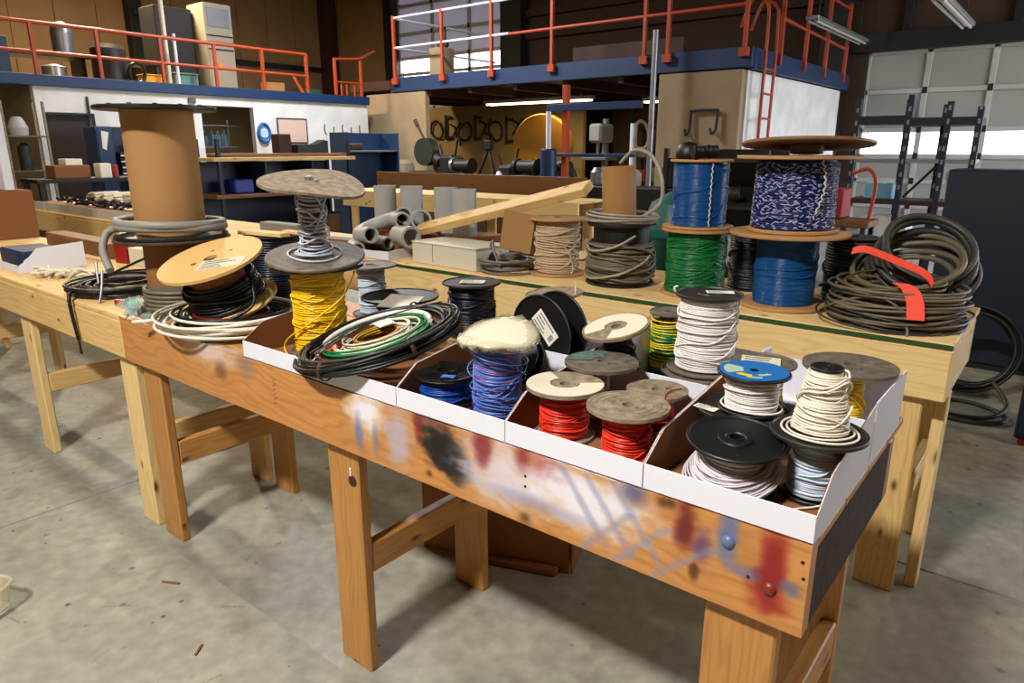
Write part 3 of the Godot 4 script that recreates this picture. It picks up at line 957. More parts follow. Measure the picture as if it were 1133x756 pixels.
	var bl := reel("small white wire reel with a bright blue printed label on top", Vector3(-0.462, T + 0.1135, -1.367), {h = 0.082, R = 0.073, Rb = 0.066, t = 0.006, rw = 0.052, wr = 0.0021, fm = M.black_plastic, wm = M.w_white, mess = 0.4, loose = 3, cap = {m = M.sky_blue, r = 0.94, rin = 0.009, says = "bright blue round label with pale print"}, group = g})
	var pr := B.new()
	for q in [[0.2, 1.0, 0.030, 0.040], [2.2, 3.3, 0.022, 0.060], [0.9, 1.5, 0.046, 0.056]]:
		for i in 10:
			var u := lerpf(q[0], q[1], i / 10.0)
			var w := lerpf(q[0], q[1], (i + 1) / 10.0)
			pr.poly([Vector3(cos(u) * q[2], 0.0841, sin(u) * q[2]), Vector3(cos(u) * q[3], 0.0841, sin(u) * q[3]), Vector3(cos(w) * q[3], 0.0841, sin(w) * q[3]), Vector3(cos(w) * q[2], 0.0841, sin(w) * q[2])], Vector3(0, 1, 0))
	part("label_print", pr, mat("label_pale", Color(0.62, 0.70, 0.62), 0.5), bl)
	var py := B.new()
	for i in 8:
		var u := lerpf(1.3, 2.0, i / 8.0)
		var w := lerpf(1.3, 2.0, (i + 1) / 8.0)
		py.poly([Vector3(cos(u) * 0.035, 0.0843, sin(u) * 0.035), Vector3(cos(u) * 0.05, 0.0843, sin(u) * 0.05), Vector3(cos(w) * 0.05, 0.0843, sin(w) * 0.05), Vector3(cos(w) * 0.035, 0.0843, sin(w) * 0.035)], Vector3(0, 1, 0))
	part("label_print", py, M.w_yellow, bl)
	var lb := B.new()
	lb.tube(ring(0.060, 40, 0.06, 0.5, 0.009, 0.02), 0.0024, 6, true)
	part("loose_loop", lb, M.w_white, bl)
	var s8 := reel("black reel with a broad shiny flange and lilac-white wire slipping off, nearest the camera", Vector3(-0.432, T + 0.009, -1.207), {h = 0.108, R = 0.090, Rb = 0.084, rw = 0.066, rw1 = 0.05, wr = 0.0021, fm = M.black_plastic, wm = M.w_lilac, mess = 0.7, loose = 10, fill = [0.0, 1.0], tilt = Vector3(0.10, 0.2, -0.03), group = g, hole = 0.011})
	var sl := B.new()
	for k in 16: sl.tube(ring(0.064 + 0.0016 * k, 40, 0.03, 2.0 + rng.randf() * 1.2, 0.062 - 0.0022 * k, 0.16 + rng.randf() * 0.16), 0.0019, 6, true)
	part("slipped_loops", sl, M.w_lilac, s8)
	var lw8 := reel("white-blue wire reel under the dark flange beside the right carton wall", Vector3(-0.305, T, -1.285), {h = 0.133, R = 0.086, Rb = 0.052, rw = 0.041, wr = 0.0022, fm = M.dark_plastic, fmb = M.black_plastic, wm = M.w_ice, mess = 0.6, loose = 5, group = g})
	var tail := B.new()
	tail.tube(smooth_path([Vector3(0.04, 0.02, 0.01), Vector3(0.03, 0.006, 0.04), Vector3(-0.005, 0.003, 0.08), Vector3(-0.02, 0.003, 0.115)]), 0.0022, 6)
	part("wire_tail", tail, M.w_cream, lw8)
	var cr := reel("cream wire reel with a small black cap, standing on the dark flange", Vector3(-0.303, T + 0.1335, -1.28), {h = 0.125, R = 0.029, Rb = 0.045, t = 0.006, rw = 0.049, rw1 = 0.030, rc = 0.02, wr = 0.0023, fm = M.black_plastic, wm = M.w_cream, mess = 0.35, loose = 5, group = g, hole = 0.008})
	var lr := B.new()
	lr.tube(ring(0.066, 44, 0.03, 0.4, 0.003, 0.0), 0.0023, 6, true)
	lr.tube(ring(0.056, 44, 0.03, 1.4, 0.004, 0.03), 0.0023, 6, true)
	part("loose_loop", lr, M.w_cream, cr)
	# yellow reels in the rear tray
	reel("yellow wire reel with a wide dusty dark flange by the right rear carton corner", Vector3(-0.352, T, -1.69), {h = 0.152, R = 0.103, Rb = 0.06, rw = 0.036, rc = 0.02, wr = 0.0024, fm = M.grey_plastic, wm = M.w_yellow, mess = 0.3, loose = 2, holes = [[0.03, 0.02, 0.006], [-0.04, 0.02, 0.005], [0.0, -0.05, 0.004]], group = g})
	reel("yellow wire reel behind the blue-labelled one, with a cream paper on top", Vector3(-0.505, T, -1.55), {h = 0.165, R = 0.074, Rb = 0.05, rw = 0.046, rw1 = 0.046, wr = 0.0024, fm = M.grey_plastic, wm = M.w_yellow, mess = 0.3, loose = 2, cap = {m = M.paper, s = Vector2(0.085, 0.075), p = Vector2(-0.002, 0.012), turn = 0.3}, group = g})
	# tall white on a flat one
	reel("flat grey reel serving as a foot below the tall white reel", Vector3(-0.705, T, -1.69), {h = 0.07, R = 0.112, Rb = 0.09, rw = 0.06, wr = 0.003, fm = M.grey_plastic, wm = M.w_darkgrey, group = g})
	var wh := reel("tall white wire reel with a black flange at the rear of the trays", Vector3(-0.705, T + 0.0715, -1.69), {h = 0.205, R = 0.086, Rb = 0.098, rw = 0.074, rw1 = 0.070, wr = 0.0026, fm = M.dark_plastic, fmb = M.grey_plastic, wm = M.w_white, mess = 0.5, loose = 6, group = g, cap = {m = M.paper_white, s = Vector2(0.07, 0.03), p = Vector2(0.02, -0.02), turn = 0.5}})
	var te := B.new()
	te.tube(smooth_path([Vector3(-0.075, 0.195, 0.03), Vector3(-0.082, 0.212, 0.035), Vector3(-0.074, 0.218, 0.03)]), 0.0026, 6)
	part("wire_end", te, M.w_white, wh)
	# green-yellow, grey flange with label, black ones
	reel("green and yellow striped wire reel half hidden behind the tall white reel", Vector3(-0.868, T, -1.80), {h = 0.185, R = 0.055, Rb = 0.055, rw = 0.046, wr = 0.0024, fm = M.grey_plastic, wm = M.w_green, wm2 = M.w_yellow, strands = 16, wr2 = 0.0022, mess = 0.5, group = g, fill = [0.0, 0.85]})
	reel("black wire reel with a pale grey flange and a worn blue-printed label", Vector3(-0.868, T + 0.016, -1.572), {h = 0.178, R = 0.089, Rb = 0.06, rw = 0.045, rw1 = 0.03, wr = 0.0026, fm = M.dusty_board, fmb = M.black_plastic, wm = M.w_navy, mess = 0.5, loose = 6, tilt = Vector3(0.21, 0.0, 0.11), holes = [[0.028, -0.02, 0.006]], cap = {m = M.paper, r = 0.93, a0 = 2.2, a1 = 7.6, rin = 0.03, says = "worn cream round label"}, group = g})
	# a big black reel standing on its rim, another lying in front of it
	var sp := reel("big black reel standing on its rim with a white barcode label", Vector3(-1.150, T + 0.116, -1.655), {h = 0.085, R = 0.115, rw = 0.06, wr = 0.003, fm = M.black_plastic, wm = M.w_navy, hole = 0.014, group = "big black reels"})
	sp.rotation = Vector3(PI / 2, -0.12, 0.0)
	sticker(sp, {m = M.paper_white, s = Vector2(0.10, 0.05), p = Vector2(0.022, -0.022), turn = -0.80, says = "white barcode label"}, 0.085, 0.1, 0.012)
	var bc := B.new()
	for k in 9: bc.box(Vector3(0.022, 0.0868, -0.022) + Basis(Vector3(0, 1, 0), -0.80) * Vector3(0.036, 0, 0.004) + Basis(Vector3(0, 1, 0), -0.80) * Vector3(0, 0, -0.010 + k * 0.0024), Vector3(0.015, 0.0004, 0.0012), 0.0, Basis(Vector3(0, 1, 0), -0.80))
	part("barcode", bc, M.w_black, sp)
	var sp2 := reel("black reel leaning low against the big barcode-labelled reel", Vector3(-1.155, T + 0.072, -1.46), {h = 0.06, R = 0.082, rw = 0.05, wr = 0.003, fm = M.black_plastic, wm = M.w_navy, hole = 0.014, group = "big black reels"})
	sp2.rotation = Vector3(PI / 2 - 0.45, 0.25, 0)
	var cr2 := reel("cream-grey flanged reel hidden behind the big black reel", Vector3(-1.255, T, -1.80), {h = 0.19, R = 0.094, Rb = 0.07, rw = 0.05, wr = 0.003, fm = M.dusty_board, wm = M.w_grey, group = g, tilt = Vector3(0.05, 0, 0.06)})
	var pin := B.new()
	pin.cyl(Vector3(0.075, 0.185, -0.01), Vector3(0.078, 0.225, -0.012), 0.003, -1, 8)
	part("pin", pin, M.paper, cr2)
	# dark navy with square label, flat black, pale blue
	reel("navy wire reel with a dark dusty flange and a small square paper label", Vector3(-1.60, T, -1.765), {h = 0.19, R = 0.102, Rb = 0.08, rw = 0.078, wr = 0.0028, fm = M.dark_plastic, wm = M.w_navy, mess = 0.4, loose = 4, group = g, cap = {m = M.paper, s = Vector2(0.085, 0.055), p = Vector2(0.01, 0.005), turn = 0.55}})
	reel("flat black reel behind the big cable coil", Vector3(-1.885, T, -1.69), {h = 0.115, R = 0.142, Rb = 0.12, rw = 0.08, wr = 0.003, fm = M.black_plastic, wm = M.w_black, group = g})
	reel("small pale blue wire reel with a grey flange behind the yellow reel", Vector3(-2.12, T, -1.755), {h = 0.198, R = 0.10, Rb = 0.08, rw = 0.05, wr = 0.0028, fm = M.grey_plastic, wm = M.w_ice, mess = 0.4, loose = 4, group = g, hole = 0.02})
	# yellow reel with the spring-like grey one on top
	var ye := reel("tall yellow wire reel with a broad black top flange", Vector3(-1.84, T, -1.305), {h = 0.283, R = 0.145, Rb = 0.10, rw = 0.080, wr = 0.0026, fm = M.black_plastic, fmb = M.grey_plastic, wm = M.w_yellow, mess = 0.5, loose = 8, group = g})
	var yl := B.new()
	yl.tube(smooth_path([Vector3(0.11, 0.265, -0.06), Vector3(0.125, 0.25, -0.04), Vector3(0.115, 0.19, 0.0), Vector3(0.06, 0.12, 0.075), Vector3(-0.03, 0.06, 0.10), Vector3(-0.06, 0.02, 0.10), Vector3(0.0, 0.01, 0.12), Vector3(0.05, 0.02, 0.10)]), 0.0028, 6)
	part("loose_wire", yl, M.w_yellow, ye)
	var gr := reel("half-empty reel of silver-grey wire with warped board flanges on the yellow reel", Vector3(-1.84, T + 0.304, -1.305), {h = 0.245, R = 0.15, Rb = 0.152, t = 0.011, pitch = 1.75, rw = 0.042, rw1 = 0.036, rc = 0.031, wr = 0.0034, style = "plain", fm = M.dusty_board, fmb = M.grey_plastic, cm = M.kraft, wm = M.w_silver, mess = 0.55, loose = 6, group = g, open_top = true, fill = [0.0, 0.97], tilt = Vector3(0.11, 0, -0.13)})
	var wp := B.new()   # the top flange droops to one side
	var k := 44
	for i in k:
		var u := TAU * i / k
		var w := TAU * (i + 1) / k
		for q in 5:
			var r0 := 0.012 + 0.144 * q / 5.0
			var r1 := 0.012 + 0.144 * (q + 1) / 5.0
			var c4 := []
			for e in [[u, r0], [u, r1], [w, r1], [w, r0]]:
				var rr: float = e[1]
				var lobe := 1.0 + 0.05 * cos(e[0] + 0.6) * rr / 0.15
				c4.append(Vector3(cos(e[0]) * rr * lobe, 0.245 - 0.9 * pow(max(0.0, cos(e[0] + 0.6)), 2.0) * rr * rr * 1.6, sin(e[0]) * rr * lobe))
			wp.poly(c4, Vector3(0, 1, 0))
			var lo4 := []
			for p in c4: lo4.append(p - Vector3(0, 0.008, 0))
			wp.poly(lo4, Vector3(0, -1, 0))
			if q == 4: wp.poly([c4[1], c4[2], lo4[2], lo4[1]], Vector3(cos(u), 0, sin(u)))
			if q == 0: wp.poly([c4[0], c4[3], lo4[3], lo4[0]], Vector3(-cos(u), 0, -sin(u)))
	part("top_flange", wp, M.dusty_board, gr, "warped dusty board flange")
	var nut := B.new()
	nut.cyl(Vector3(0, 0.243, 0), Vector3(0, 0.254, 0), 0.013, -1, 6)
	nut.cyl(Vector3(0.03, 0.24, -0.008), Vector3(0.03, 0.248, -0.008), 0.006, -1, 8)
	part("nut", nut, M.steel, gr)
	var lp := B.new()
	lp.tube(ring(0.085, 40, 0.05, 0.3, 0.015, 0.03), 0.0034, 6, true)
	lp.tube(ring(0.06, 40, 0.05, 1.3, 0.02, 0.1), 0.0034, 6, true)
	lp.tube(ring(0.052, 40, 0.05, 2.3, 0.028, 0.14), 0.0034, 6, true)
	part("loose_loops", lp, M.w_silver, gr)
	# big black cable coil with bundles of coloured wire inside
	var cc := thing("cable_coil", "big loose coil of black cable with green and white wire bundles inside", "cable coil", Vector3(-1.535, 1.045, -1.29))
	cc.rotation = Vector3(0.20, 0.0, 0.15)
	var b := B.new()
	coil(b, 0.226, 0.0052, 13, 0.024, 0.026, 0.07, 6, 56, 0.03)
	part("black_cable", b, M.w_black, cc)
	b = B.new()
	coil(b, 0.212, 0.0045, 5, 0.02, 0.03, 0.07, 6, 52, 0.04)
	part("grey_cable", b, M.w_darkgrey, cc)
	b = B.new()
	coil(b, 0.155, 0.0035, 10, 0.022, 0.03, 0.03, 5, 44, 0.03)
	part("green_wire", b, M.w_green, cc)
	b = B.new()
	coil(b, 0.11, 0.003, 14, 0.024, 0.035, 0.05, 5, 44, 0.04)
	part("white_wire", b, M.w_cream, cc)
	b = B.new()
	coil(b, 0.07, 0.0032, 9, 0.012, 0.03, 0.03, 5, 36, 0.04)
	part("yellow_wire", b, mat("w_gold", Color(0.66, 0.50, 0.12), 0.4), cc)
	b = B.new()
	coil(b, 0.185, 0.003, 4, 0.008, 0.02, 0.06, 5, 44, 0.04)
	part("brown_wire", b, mat("w_brown", Color(0.30, 0.14, 0.08), 0.45), cc)
	b = B.new()
	var arc := []
	for i in 22:
		var a := lerpf(2.5, 5.6, i / 21.0)
		arc.append(Vector3(cos(a) * 0.168, 0.036 + 0.006 * sin(i * 0.15), sin(a) * 0.155))
	b.tube(arc, 0.0075, 7)
	part("white_conduit", b, M.w_white, cc)
	part("orange_tag", bx(Vector3(-0.085, 0.03, 0.115), Vector3(0.05, 0.004, 0.028), 0.001, Basis(Vector3(0, 1, 0), 0.5)), M.w_orange, cc)
	part("paper_tag", bx(Vector3(-0.02, 0.045, -0.05), Vector3(0.07, 0.003, 0.05), 0.001, Basis(Vector3(0, 1, 0), -0.4)), M.paper_white, cc)
	for q in [0.3, 1.4, 4.4, 5.4]:
		b = B.new()
		var cpos := Vector3(cos(q) * 0.226, 0.02, sin(q) * 0.226)
		b.lathe([Vector2(0.028, -0.006), Vector2(0.030, 0), Vector2(0.028, 0.006)], 14, cpos, Basis(Vector3(cos(q), 0, sin(q)), PI / 2))
		part("tie", b, M.rust_brown, cc)
	b = B.new()
	for q in 3: b.tube(smooth_path([Vector3(0.10, 0.06, -0.19), Vector3(0.05, 0.075, -0.06), Vector3(0.0 - q * 0.02, 0.07, 0.06), Vector3(-0.06 - q * 0.02, 0.04, 0.17)]), 0.0022, 5)
	part("thin_black_leads", b, M.w_black, cc)

func build_left_heap():
	var T := 0.961
	# a paper between the yellow reel and the big coil
	var pc := solo("paper_sheet", bx(Vector3(0, 0.0, 0), Vector3(0.13, 0.002, 0.10), 0.0005), M.paper_white, "white paper sheet lying behind the big black cable coil", "paper", Vector3(-1.74, 1.098, -1.56), 0.3)
	pc.rotation.x = 0.25
	# plywood reel of black cable resting askew on loose coils
	var u := thing("cable_coil", "white and green cable coils with a red bundle under the plywood reel", "cable coil", Vector3(-2.36, T, -1.295))
	var b := B.new()
	coil(b, 0.225, 0.0055, 13, 0.04, 0.055, 0.09, 7, 56, 0.07)
	part("white_cable", b, M.w_cream, u)
	b = B.new()
	b.tube(smooth_path([Vector3(0.14, 0.05, -0.17), Vector3(-0.06, 0.05, -0.19), Vector3(-0.19, 0.045, -0.05), Vector3(-0.18, 0.04, 0.12), Vector3(-0.20, 0.035, 0.21), Vector3(-0.27, 0.025, 0.24)]), 0.0065, 7)
	b.tube(smooth_path([Vector3(0.26, 0.075, -0.10), Vector3(0.20, 0.06, 0.06), Vector3(0.06, 0.04, 0.19), Vector3(-0.08, 0.03, 0.225), Vector3(-0.2, 0.05, 0.15)]), 0.0065, 7)
	part("cable_tail", b, M.w_cream, u)
	b = B.new()
	coil(b, 0.165, 0.005, 6, 0.016, 0.055, 0.05, 6, 44, 0.03)
	part("green_cable", b, M.w_teal, u)
	b = B.new()
	coil(b, 0.14, 0.006, 5, 0.012, 0.05, 0.03, 6, 44, 0.02)
	part("red_cable", b, mat("w_maroon", Color(0.42, 0.05, 0.08), 0.4), u)
	b = B.new()
	coil(b, 0.185, 0.0055, 5, 0.014, 0.062, 0.04, 6, 44, 0.03)
	part("black_cable", b, M.w_black, u)
	var ply := reel("tilted plywood reel of black cable with a paper delivery label", Vector3(-2.40, T + 0.085, -1.31), {name = "cable_reel", cat = "cable reel", h = 0.185, R = 0.185, Rb = 0.178, t = 0.011, rw = 0.128, rw1 = 0.125, rc = 0.10, cm = M.kraft, wr = 0.006, style = "plain", fm = mat("ply_flange", Color(0.87, 0.71, 0.44), 0.55, 0, "grain", 4), wm = M.w_black, mess = 0.25, loose = 2, hole = 0.024, fill = [0.0, 0.62], holes = [[-0.055, -0.045, 0.008], [-0.02, 0.055, 0.012], [0.02, -0.075, 0.007]], cap = {m = M.paper, s = Vector2(0.17, 0.075), p = Vector2(0.09, 0.012), turn = 0.60}, tilt = Vector3(0.33, 0.0, -0.05)})
	b = B.new()
	winding(b, 0.118, 0.12, 0.145, 0.172, 0.006, 0.2, 1)
	part("wire", b, M.w_black, ply)
	b = B.new()
	b.tube(smooth_path([Vector3(0.10, 0.14, -0.06), Vector3(0.16, 0.09, -0.03), Vector3(0.185, 0.03, 0.02), Vector3(0.12, 0.012, 0.14), Vector3(-0.02, 0.012, 0.185), Vector3(-0.15, 0.012, 0.11)]), 0.006, 7)
	part("loose_cable", b, M.w_black, ply)
	# tall stack: grey cable reel, then the big cardboard core reel with conduit on its lower flange
	var lowr := reel("low reel of thick grey cable on a brown core under the big cardboard reel", Vector3(-2.80, T, -1.32), {name = "cable_reel", cat = "cable reel", h = 0.30, R = 0.215, Rb = 0.165, t = 0.012, rw = 0.128, rc = 0.112, cm = M.kraft, wr = 0.009, style = "plain", fm = mat("dark_board", Color(0.30, 0.20, 0.13), 0.7, 0, "blotch", 4), fmb = M.grey_plastic, wm = M.w_taupe, mess = 0.1, loose = 0, fill = [0.0, 0.38], hole = 0.02})
	b = B.new()
	coil(b, 0.142, 0.009, 3, 0.004, 0.02, 0.02, 7, 48, 0.01)
	part("fallen_loops", b, M.w_taupe, lowr)
	var bag := B.new()
	for k in 26:
		var c := Vector3(-0.02 + rng.randf_range(-0.07, 0.09), 0.015 + rng.randf() * 0.05, 0.165 + rng.randf_range(-0.02, 0.03))
		var d := Vector3(rng.randf_range(-1, 1), rng.randf_range(-0.6, 0.9), rng.randf_range(-1, 1)).normalized() * 0.03
		var e := d.cross(Vector3(rng.randf(), 1, rng.randf())).normalized() * 0.02
		bag.poly([c - d, c + e, c + d, c - e + Vector3(0, 0.01, 0)], d.cross(e).normalized())
	solo("film_scrap", bag, mat("teal_film", Color(0.60, 0.74, 0.72, 0.42), 0.15), "crumpled teal plastic film by the grey cable reel", "plastic film", Vector3(-2.78, T, -1.30))
	M.teal_film.transparency = BaseMaterial3D.TRANSPARENCY_ALPHA
	var big := thing("cable_reel", "tall empty cardboard-core reel with a black top flange", "cable reel", Vector3(-2.80, T + 0.301, -1.32))
	b = B.new()
	b.lathe([Vector2(0.02, 0), Vector2(0.205, 0), Vector2(0.208, 0.003), Vector2(0.208, 0.010), Vector2(0.205, 0.013), Vector2(0.02, 0.013)], 56)
	part("bottom_flange", b, M.black_plastic, big)
	b = B.new()
	b.lathe([Vector2(0.128, 0.013), Vector2(0.128, 0.475)], 56)
	part("cardboard_core", b, M.kraft_tube, big)
	b = B.new()
	b.lathe([Vector2(0.02, 0.475), Vector2(0.213, 0.475), Vector2(0.216, 0.478), Vector2(0.216, 0.487), Vector2(0.213, 0.49), Vector2(0.02, 0.49)], 56)
	for k in 14:
		var a := TAU * k / 14
		b.cyl(Vector3(cos(a) * 0.19, 0.489, sin(a) * 0.19), Vector3(cos(a) * 0.19, 0.494, sin(a) * 0.19), 0.008, -1, 8)
	part("top_flange", b, M.black_plastic, big)
	var con := thing("conduit_coil", "grey flexible conduit wound loosely round the big cardboard reel", "conduit", Vector3(-2.80, T + 0.315, -1.32))
	b = B.new()
	var pts := []
	for i in 110:
		var a := 2.2 + TAU * 2.15 * i / 109.0
		pts.append(Vector3(cos(a) * (0.195 + 0.008 * sin(a * 1.5)), 0.020 + 0.030 * i / 109.0 + 0.004 * sin(a), sin(a) * 0.192))
	b.tube(pts, 0.0155, 10)
	part("loops", b, M.conduit, con)
	b = B.new()
	b.tube(smooth_path([pts[0], pts[0] + Vector3(-0.03, -0.02, 0.03), Vector3(-0.08, -0.05, 0.235), Vector3(0.0, -0.12, 0.25)]), 0.0145, 10)
	part("hanging_end", b, M.conduit, con)
	# navy reel behind with offcuts of board on it
	reel("dark navy cable reel behind the plywood reel", Vector3(-2.66, T, -1.675), {name = "cable_reel", cat = "cable reel", h = 0.285, R = 0.118, rw = 0.112, wr = 0.005, fm = M.black_plastic, wm = M.w_navy, mess = 0.1, loose = 0, hole = 0.02})
	solo("wood_offcut", bx(Vector3.ZERO, Vector3(0.26, 0.018, 0.055), 0.002), M.pine, "pale wood offcut on the dark navy reel", "offcut", Vector3(-2.65, T + 0.295, -1.63), 0.15)
	solo("wood_offcut", bx(Vector3.ZERO, Vector3(0.15, 0.012, 0.04), 0.002), M.pine2, "short pale wood offcut lying on the navy reel's rim", "offcut", Vector3(-2.60, T + 0.2915, -1.745), -0.1)
	# flat black cable coil with metal ties hanging over the bench edge
	var fc := thing("cable_coil", "flat coil of thin black cable with a strap hanging over the edge", "cable coil", Vector3(-3.42, T, -1.36))
	b = B.new()
	coil(b, 0.20, 0.006, 11, 0.045, 0.035, 0.05, 6, 48, 0.06)
	part("cable", b, M.w_black, fc)
	b = B.new()
	coil(b, 0.13, 0.008, 6, 0.03, 0.03, 0.04, 6, 40, 0.05)
	part("inner_cable", b, M.w_black, fc)
	b = B.new()
	b.tube(smooth_path([Vector3(-0.1, 0.03, 0.18), Vector3(0.0, 0.04, 0.22), Vector3(0.07, 0.02, 0.262), Vector3(0.085, -0.05, 0.268), Vector3(0.10, -0.17, 0.264)]), 0.008, 6)
	b.box(Vector3(0.104, -0.20, 0.264), Vector3(0.02, 0.07, 0.006), 0.002)
	part("strap", b, M.w_black, fc)
	b = B.new()
	b.tube(smooth_path([Vector3(0.0, 0.045, 0.11), Vector3(-0.03, 0.09, 0.10), Vector3(-0.05, 0.13, 0.09)]), 0.006, 6)
	b.tube(smooth_path([Vector3(0.22, 0.0, 0.20), Vector3(0.19, 0.06, 0.17), Vector3(0.165, 0.13, 0.15)]), 0.006, 6)
	part("metal_tie", b, M.steel, fc)
	b = B.new()
	b.tube(smooth_path([Vector3(-0.2, 0.02, 0.05), Vector3(0.05, 0.12, -0.02), Vector3(0.25, 0.20, -0.10), Vector3(0.42, 0.24, -0.14)]), 0.006, 6)
	b.tube(smooth_path([Vector3(-0.15, 0.03, 0.10), Vector3(0.1, 0.10, 0.05), Vector3(0.3, 0.13, 0.02), Vector3(0.44, 0.16, 0.0)]), 0.005, 6)
	part("stretched_cable", b, M.w_black, fc)
	solo("red_clip", bx(Vector3(0, 0.012, 0), Vector3(0.05, 0.024, 0.03), 0.005), M.w_crimson, "small red clip at the bench edge by the black coil", "clip", Vector3(-3.08, T, -1.20), 0.5)
	# left end of the pale bench
	var cb := thing("carton", "open white carton with a cut-down corner at the left edge", "carton", Vector3(-4.32, T, -1.20))
	b = B.new()
	b.box(Vector3(-0.2, 0.0015, -0.16), Vector3(0.46, 0.003, 0.32), 0.0)
	b.box(Vector3(-0.2, 0.07, -0.3185), Vector3(0.46, 0.14, 0.003), 0.0)
	part("tray_body", b, M.kraft, cb)
	b = B.new()
	b.slab(PackedVector2Array([Vector2(-0.43, 0), Vector2(0.03, 0), Vector2(0.03, 0.035), Vector2(-0.01, 0.04), Vector2(-0.43, 0.04)]), 0.003)
	part("front_wall", b, M.card_white, cb)
	b = B.new()
	b.xf = Transform3D(Basis(Vector3(0, 1, 0), PI / 2), Vector3(0.03, 0, 0))
	b.slab(PackedVector2Array([Vector2(0, 0), Vector2(0.32, 0), Vector2(0.32, 0.14), Vector2(0.09, 0.125), Vector2(0.03, 0.06), Vector2(0, 0.045)]), 0.003)
	part("side_wall", b, M.card_white, cb)
	solo("blue_case", bx(Vector3(0, 0.045, 0), Vector3(0.36, 0.09, 0.22), 0.01), M.mid_blue, "blue flat case in the white carton at the left edge", "case", Vector3(-4.62, T + 0.0035, -1.37))
	b = B.new()
	b.lathe([Vector2(0, 0), Vector2(0.05, 0.0), Vector2(0.062, 0.02), Vector2(0.055, 0.05), Vector2(0.03, 0.068), Vector2(0, 0.07)], 20, Vector3.ZERO, Basis(), true)
	solo("twine_ball", b, M.paper, "cream ball of twine in the white carton", "twine", Vector3(-4.36, T + 0.0035, -1.30))
	b = B.new()
	for k in 40:
		var c := Vector3(rng.randf_range(-0.20, 0.20), 0.008 + rng.randf() * 0.035, rng.randf_range(-0.035, 0.035))
		var d := Vector3(rng.randf_range(0.3, 1), rng.randf_range(-0.3, 0.3), rng.randf_range(-1, 1)).normalized() * 0.04
		b.tube([c - d, c - d * 0.3 + Vector3(0, 0.008, 0), c + d * 0.4, c + d + Vector3(0, -0.004, 0)], 0.009, 5)
	solo("cloth_roll", b, M.paper, "crumpled cream cloth roll lying in front of the carton", "cloth", Vector3(-3.95, T, -1.32), 0.45)
	var rb := thing("brown_box", "closed brown cardboard box below the white upright panel", "box", Vector3(-6.32, T, -1.72))
	part("body", bx(Vector3(0, 0.17, 0), Vector3(0.62, 0.34, 0.26), 0.004), M.kraft, rb)
	part("flap", bx(Vector3(0, 0.342, 0.0), Vector3(0.60, 0.004, 0.25), 0.001), M.kraft, rb)
	solo("foam_sheet", bx(Vector3(0, 0.4, 0), Vector3(0.62, 0.8, 0.06), 0.006), M.card_white, "white upright foam panel at the left edge of the picture", "panel", Vector3(-6.33, T + 0.3445, -1.72), 0.0)
	solo("red_box", bx(Vector3(0, 0.06, 0), Vector3(0.10, 0.12, 0.07), 0.004), M.red_paint, "small red box behind the black cable coil", "box", Vector3(-4.25, T, -1.72), 0.2)
	solo("beige_box", bx(Vector3(0, 0.05, 0), Vector3(0.14, 0.10, 0.09), 0.004), M.paper, "small beige box next to the red box", "box", Vector3(-4.07, T, -1.74), 0.1)
	solo("blue_box", bx(Vector3(0, 0.05, 0), Vector3(0.10, 0.10, 0.08), 0.004), M.mid_blue, "small blue box by the big cardboard reel", "box", Vector3(-3.88, T, -1.76), 0.1)
	solo("brown_plank", bx(Vector3(0, 0.045, 0), Vector3(1.0, 0.09, 0.12), 0.004), M.brown_board, "red-brown timber lying behind the white carton", "timber", Vector3(-4.95, T, -1.77), 0.0)

func half_pipe_elbow(R: float, r: float, a0: float, a1: float, leg: float) -> Array:
	var p := []
	var d0 := Vector3(-sin(a0), 0, cos(a0))
	p.append(Vector3(cos(a0), 0, sin(a0)) * R - d0 * leg)
	for i in 13:
		var a := lerpf(a0, a1, i / 12.0)
		p.append(Vector3(cos(a), 0, sin(a)) * R)
	var d1 := Vector3(-sin(a1), 0, cos(a1))
	p.append(Vector3(cos(a1), 0, sin(a1)) * R + d1 * leg)
	return p

func hollow(b: B, a: Vector3, c: Vector3, r: float, th: float, segs := 22):
	var y := (c - a).normalized()
	var x := y.cross(Vector3(0.31, 0.2, 0.93)).normalized()
	var z := x.cross(y).normalized()
	var L := a.distance_to(c)
	b.lathe([Vector2(r - th, 0), Vector2(r, 0), Vector2(r, L), Vector2(r - th, L), Vector2(r - th, 0)], segs, a, Basis(x, y, z))

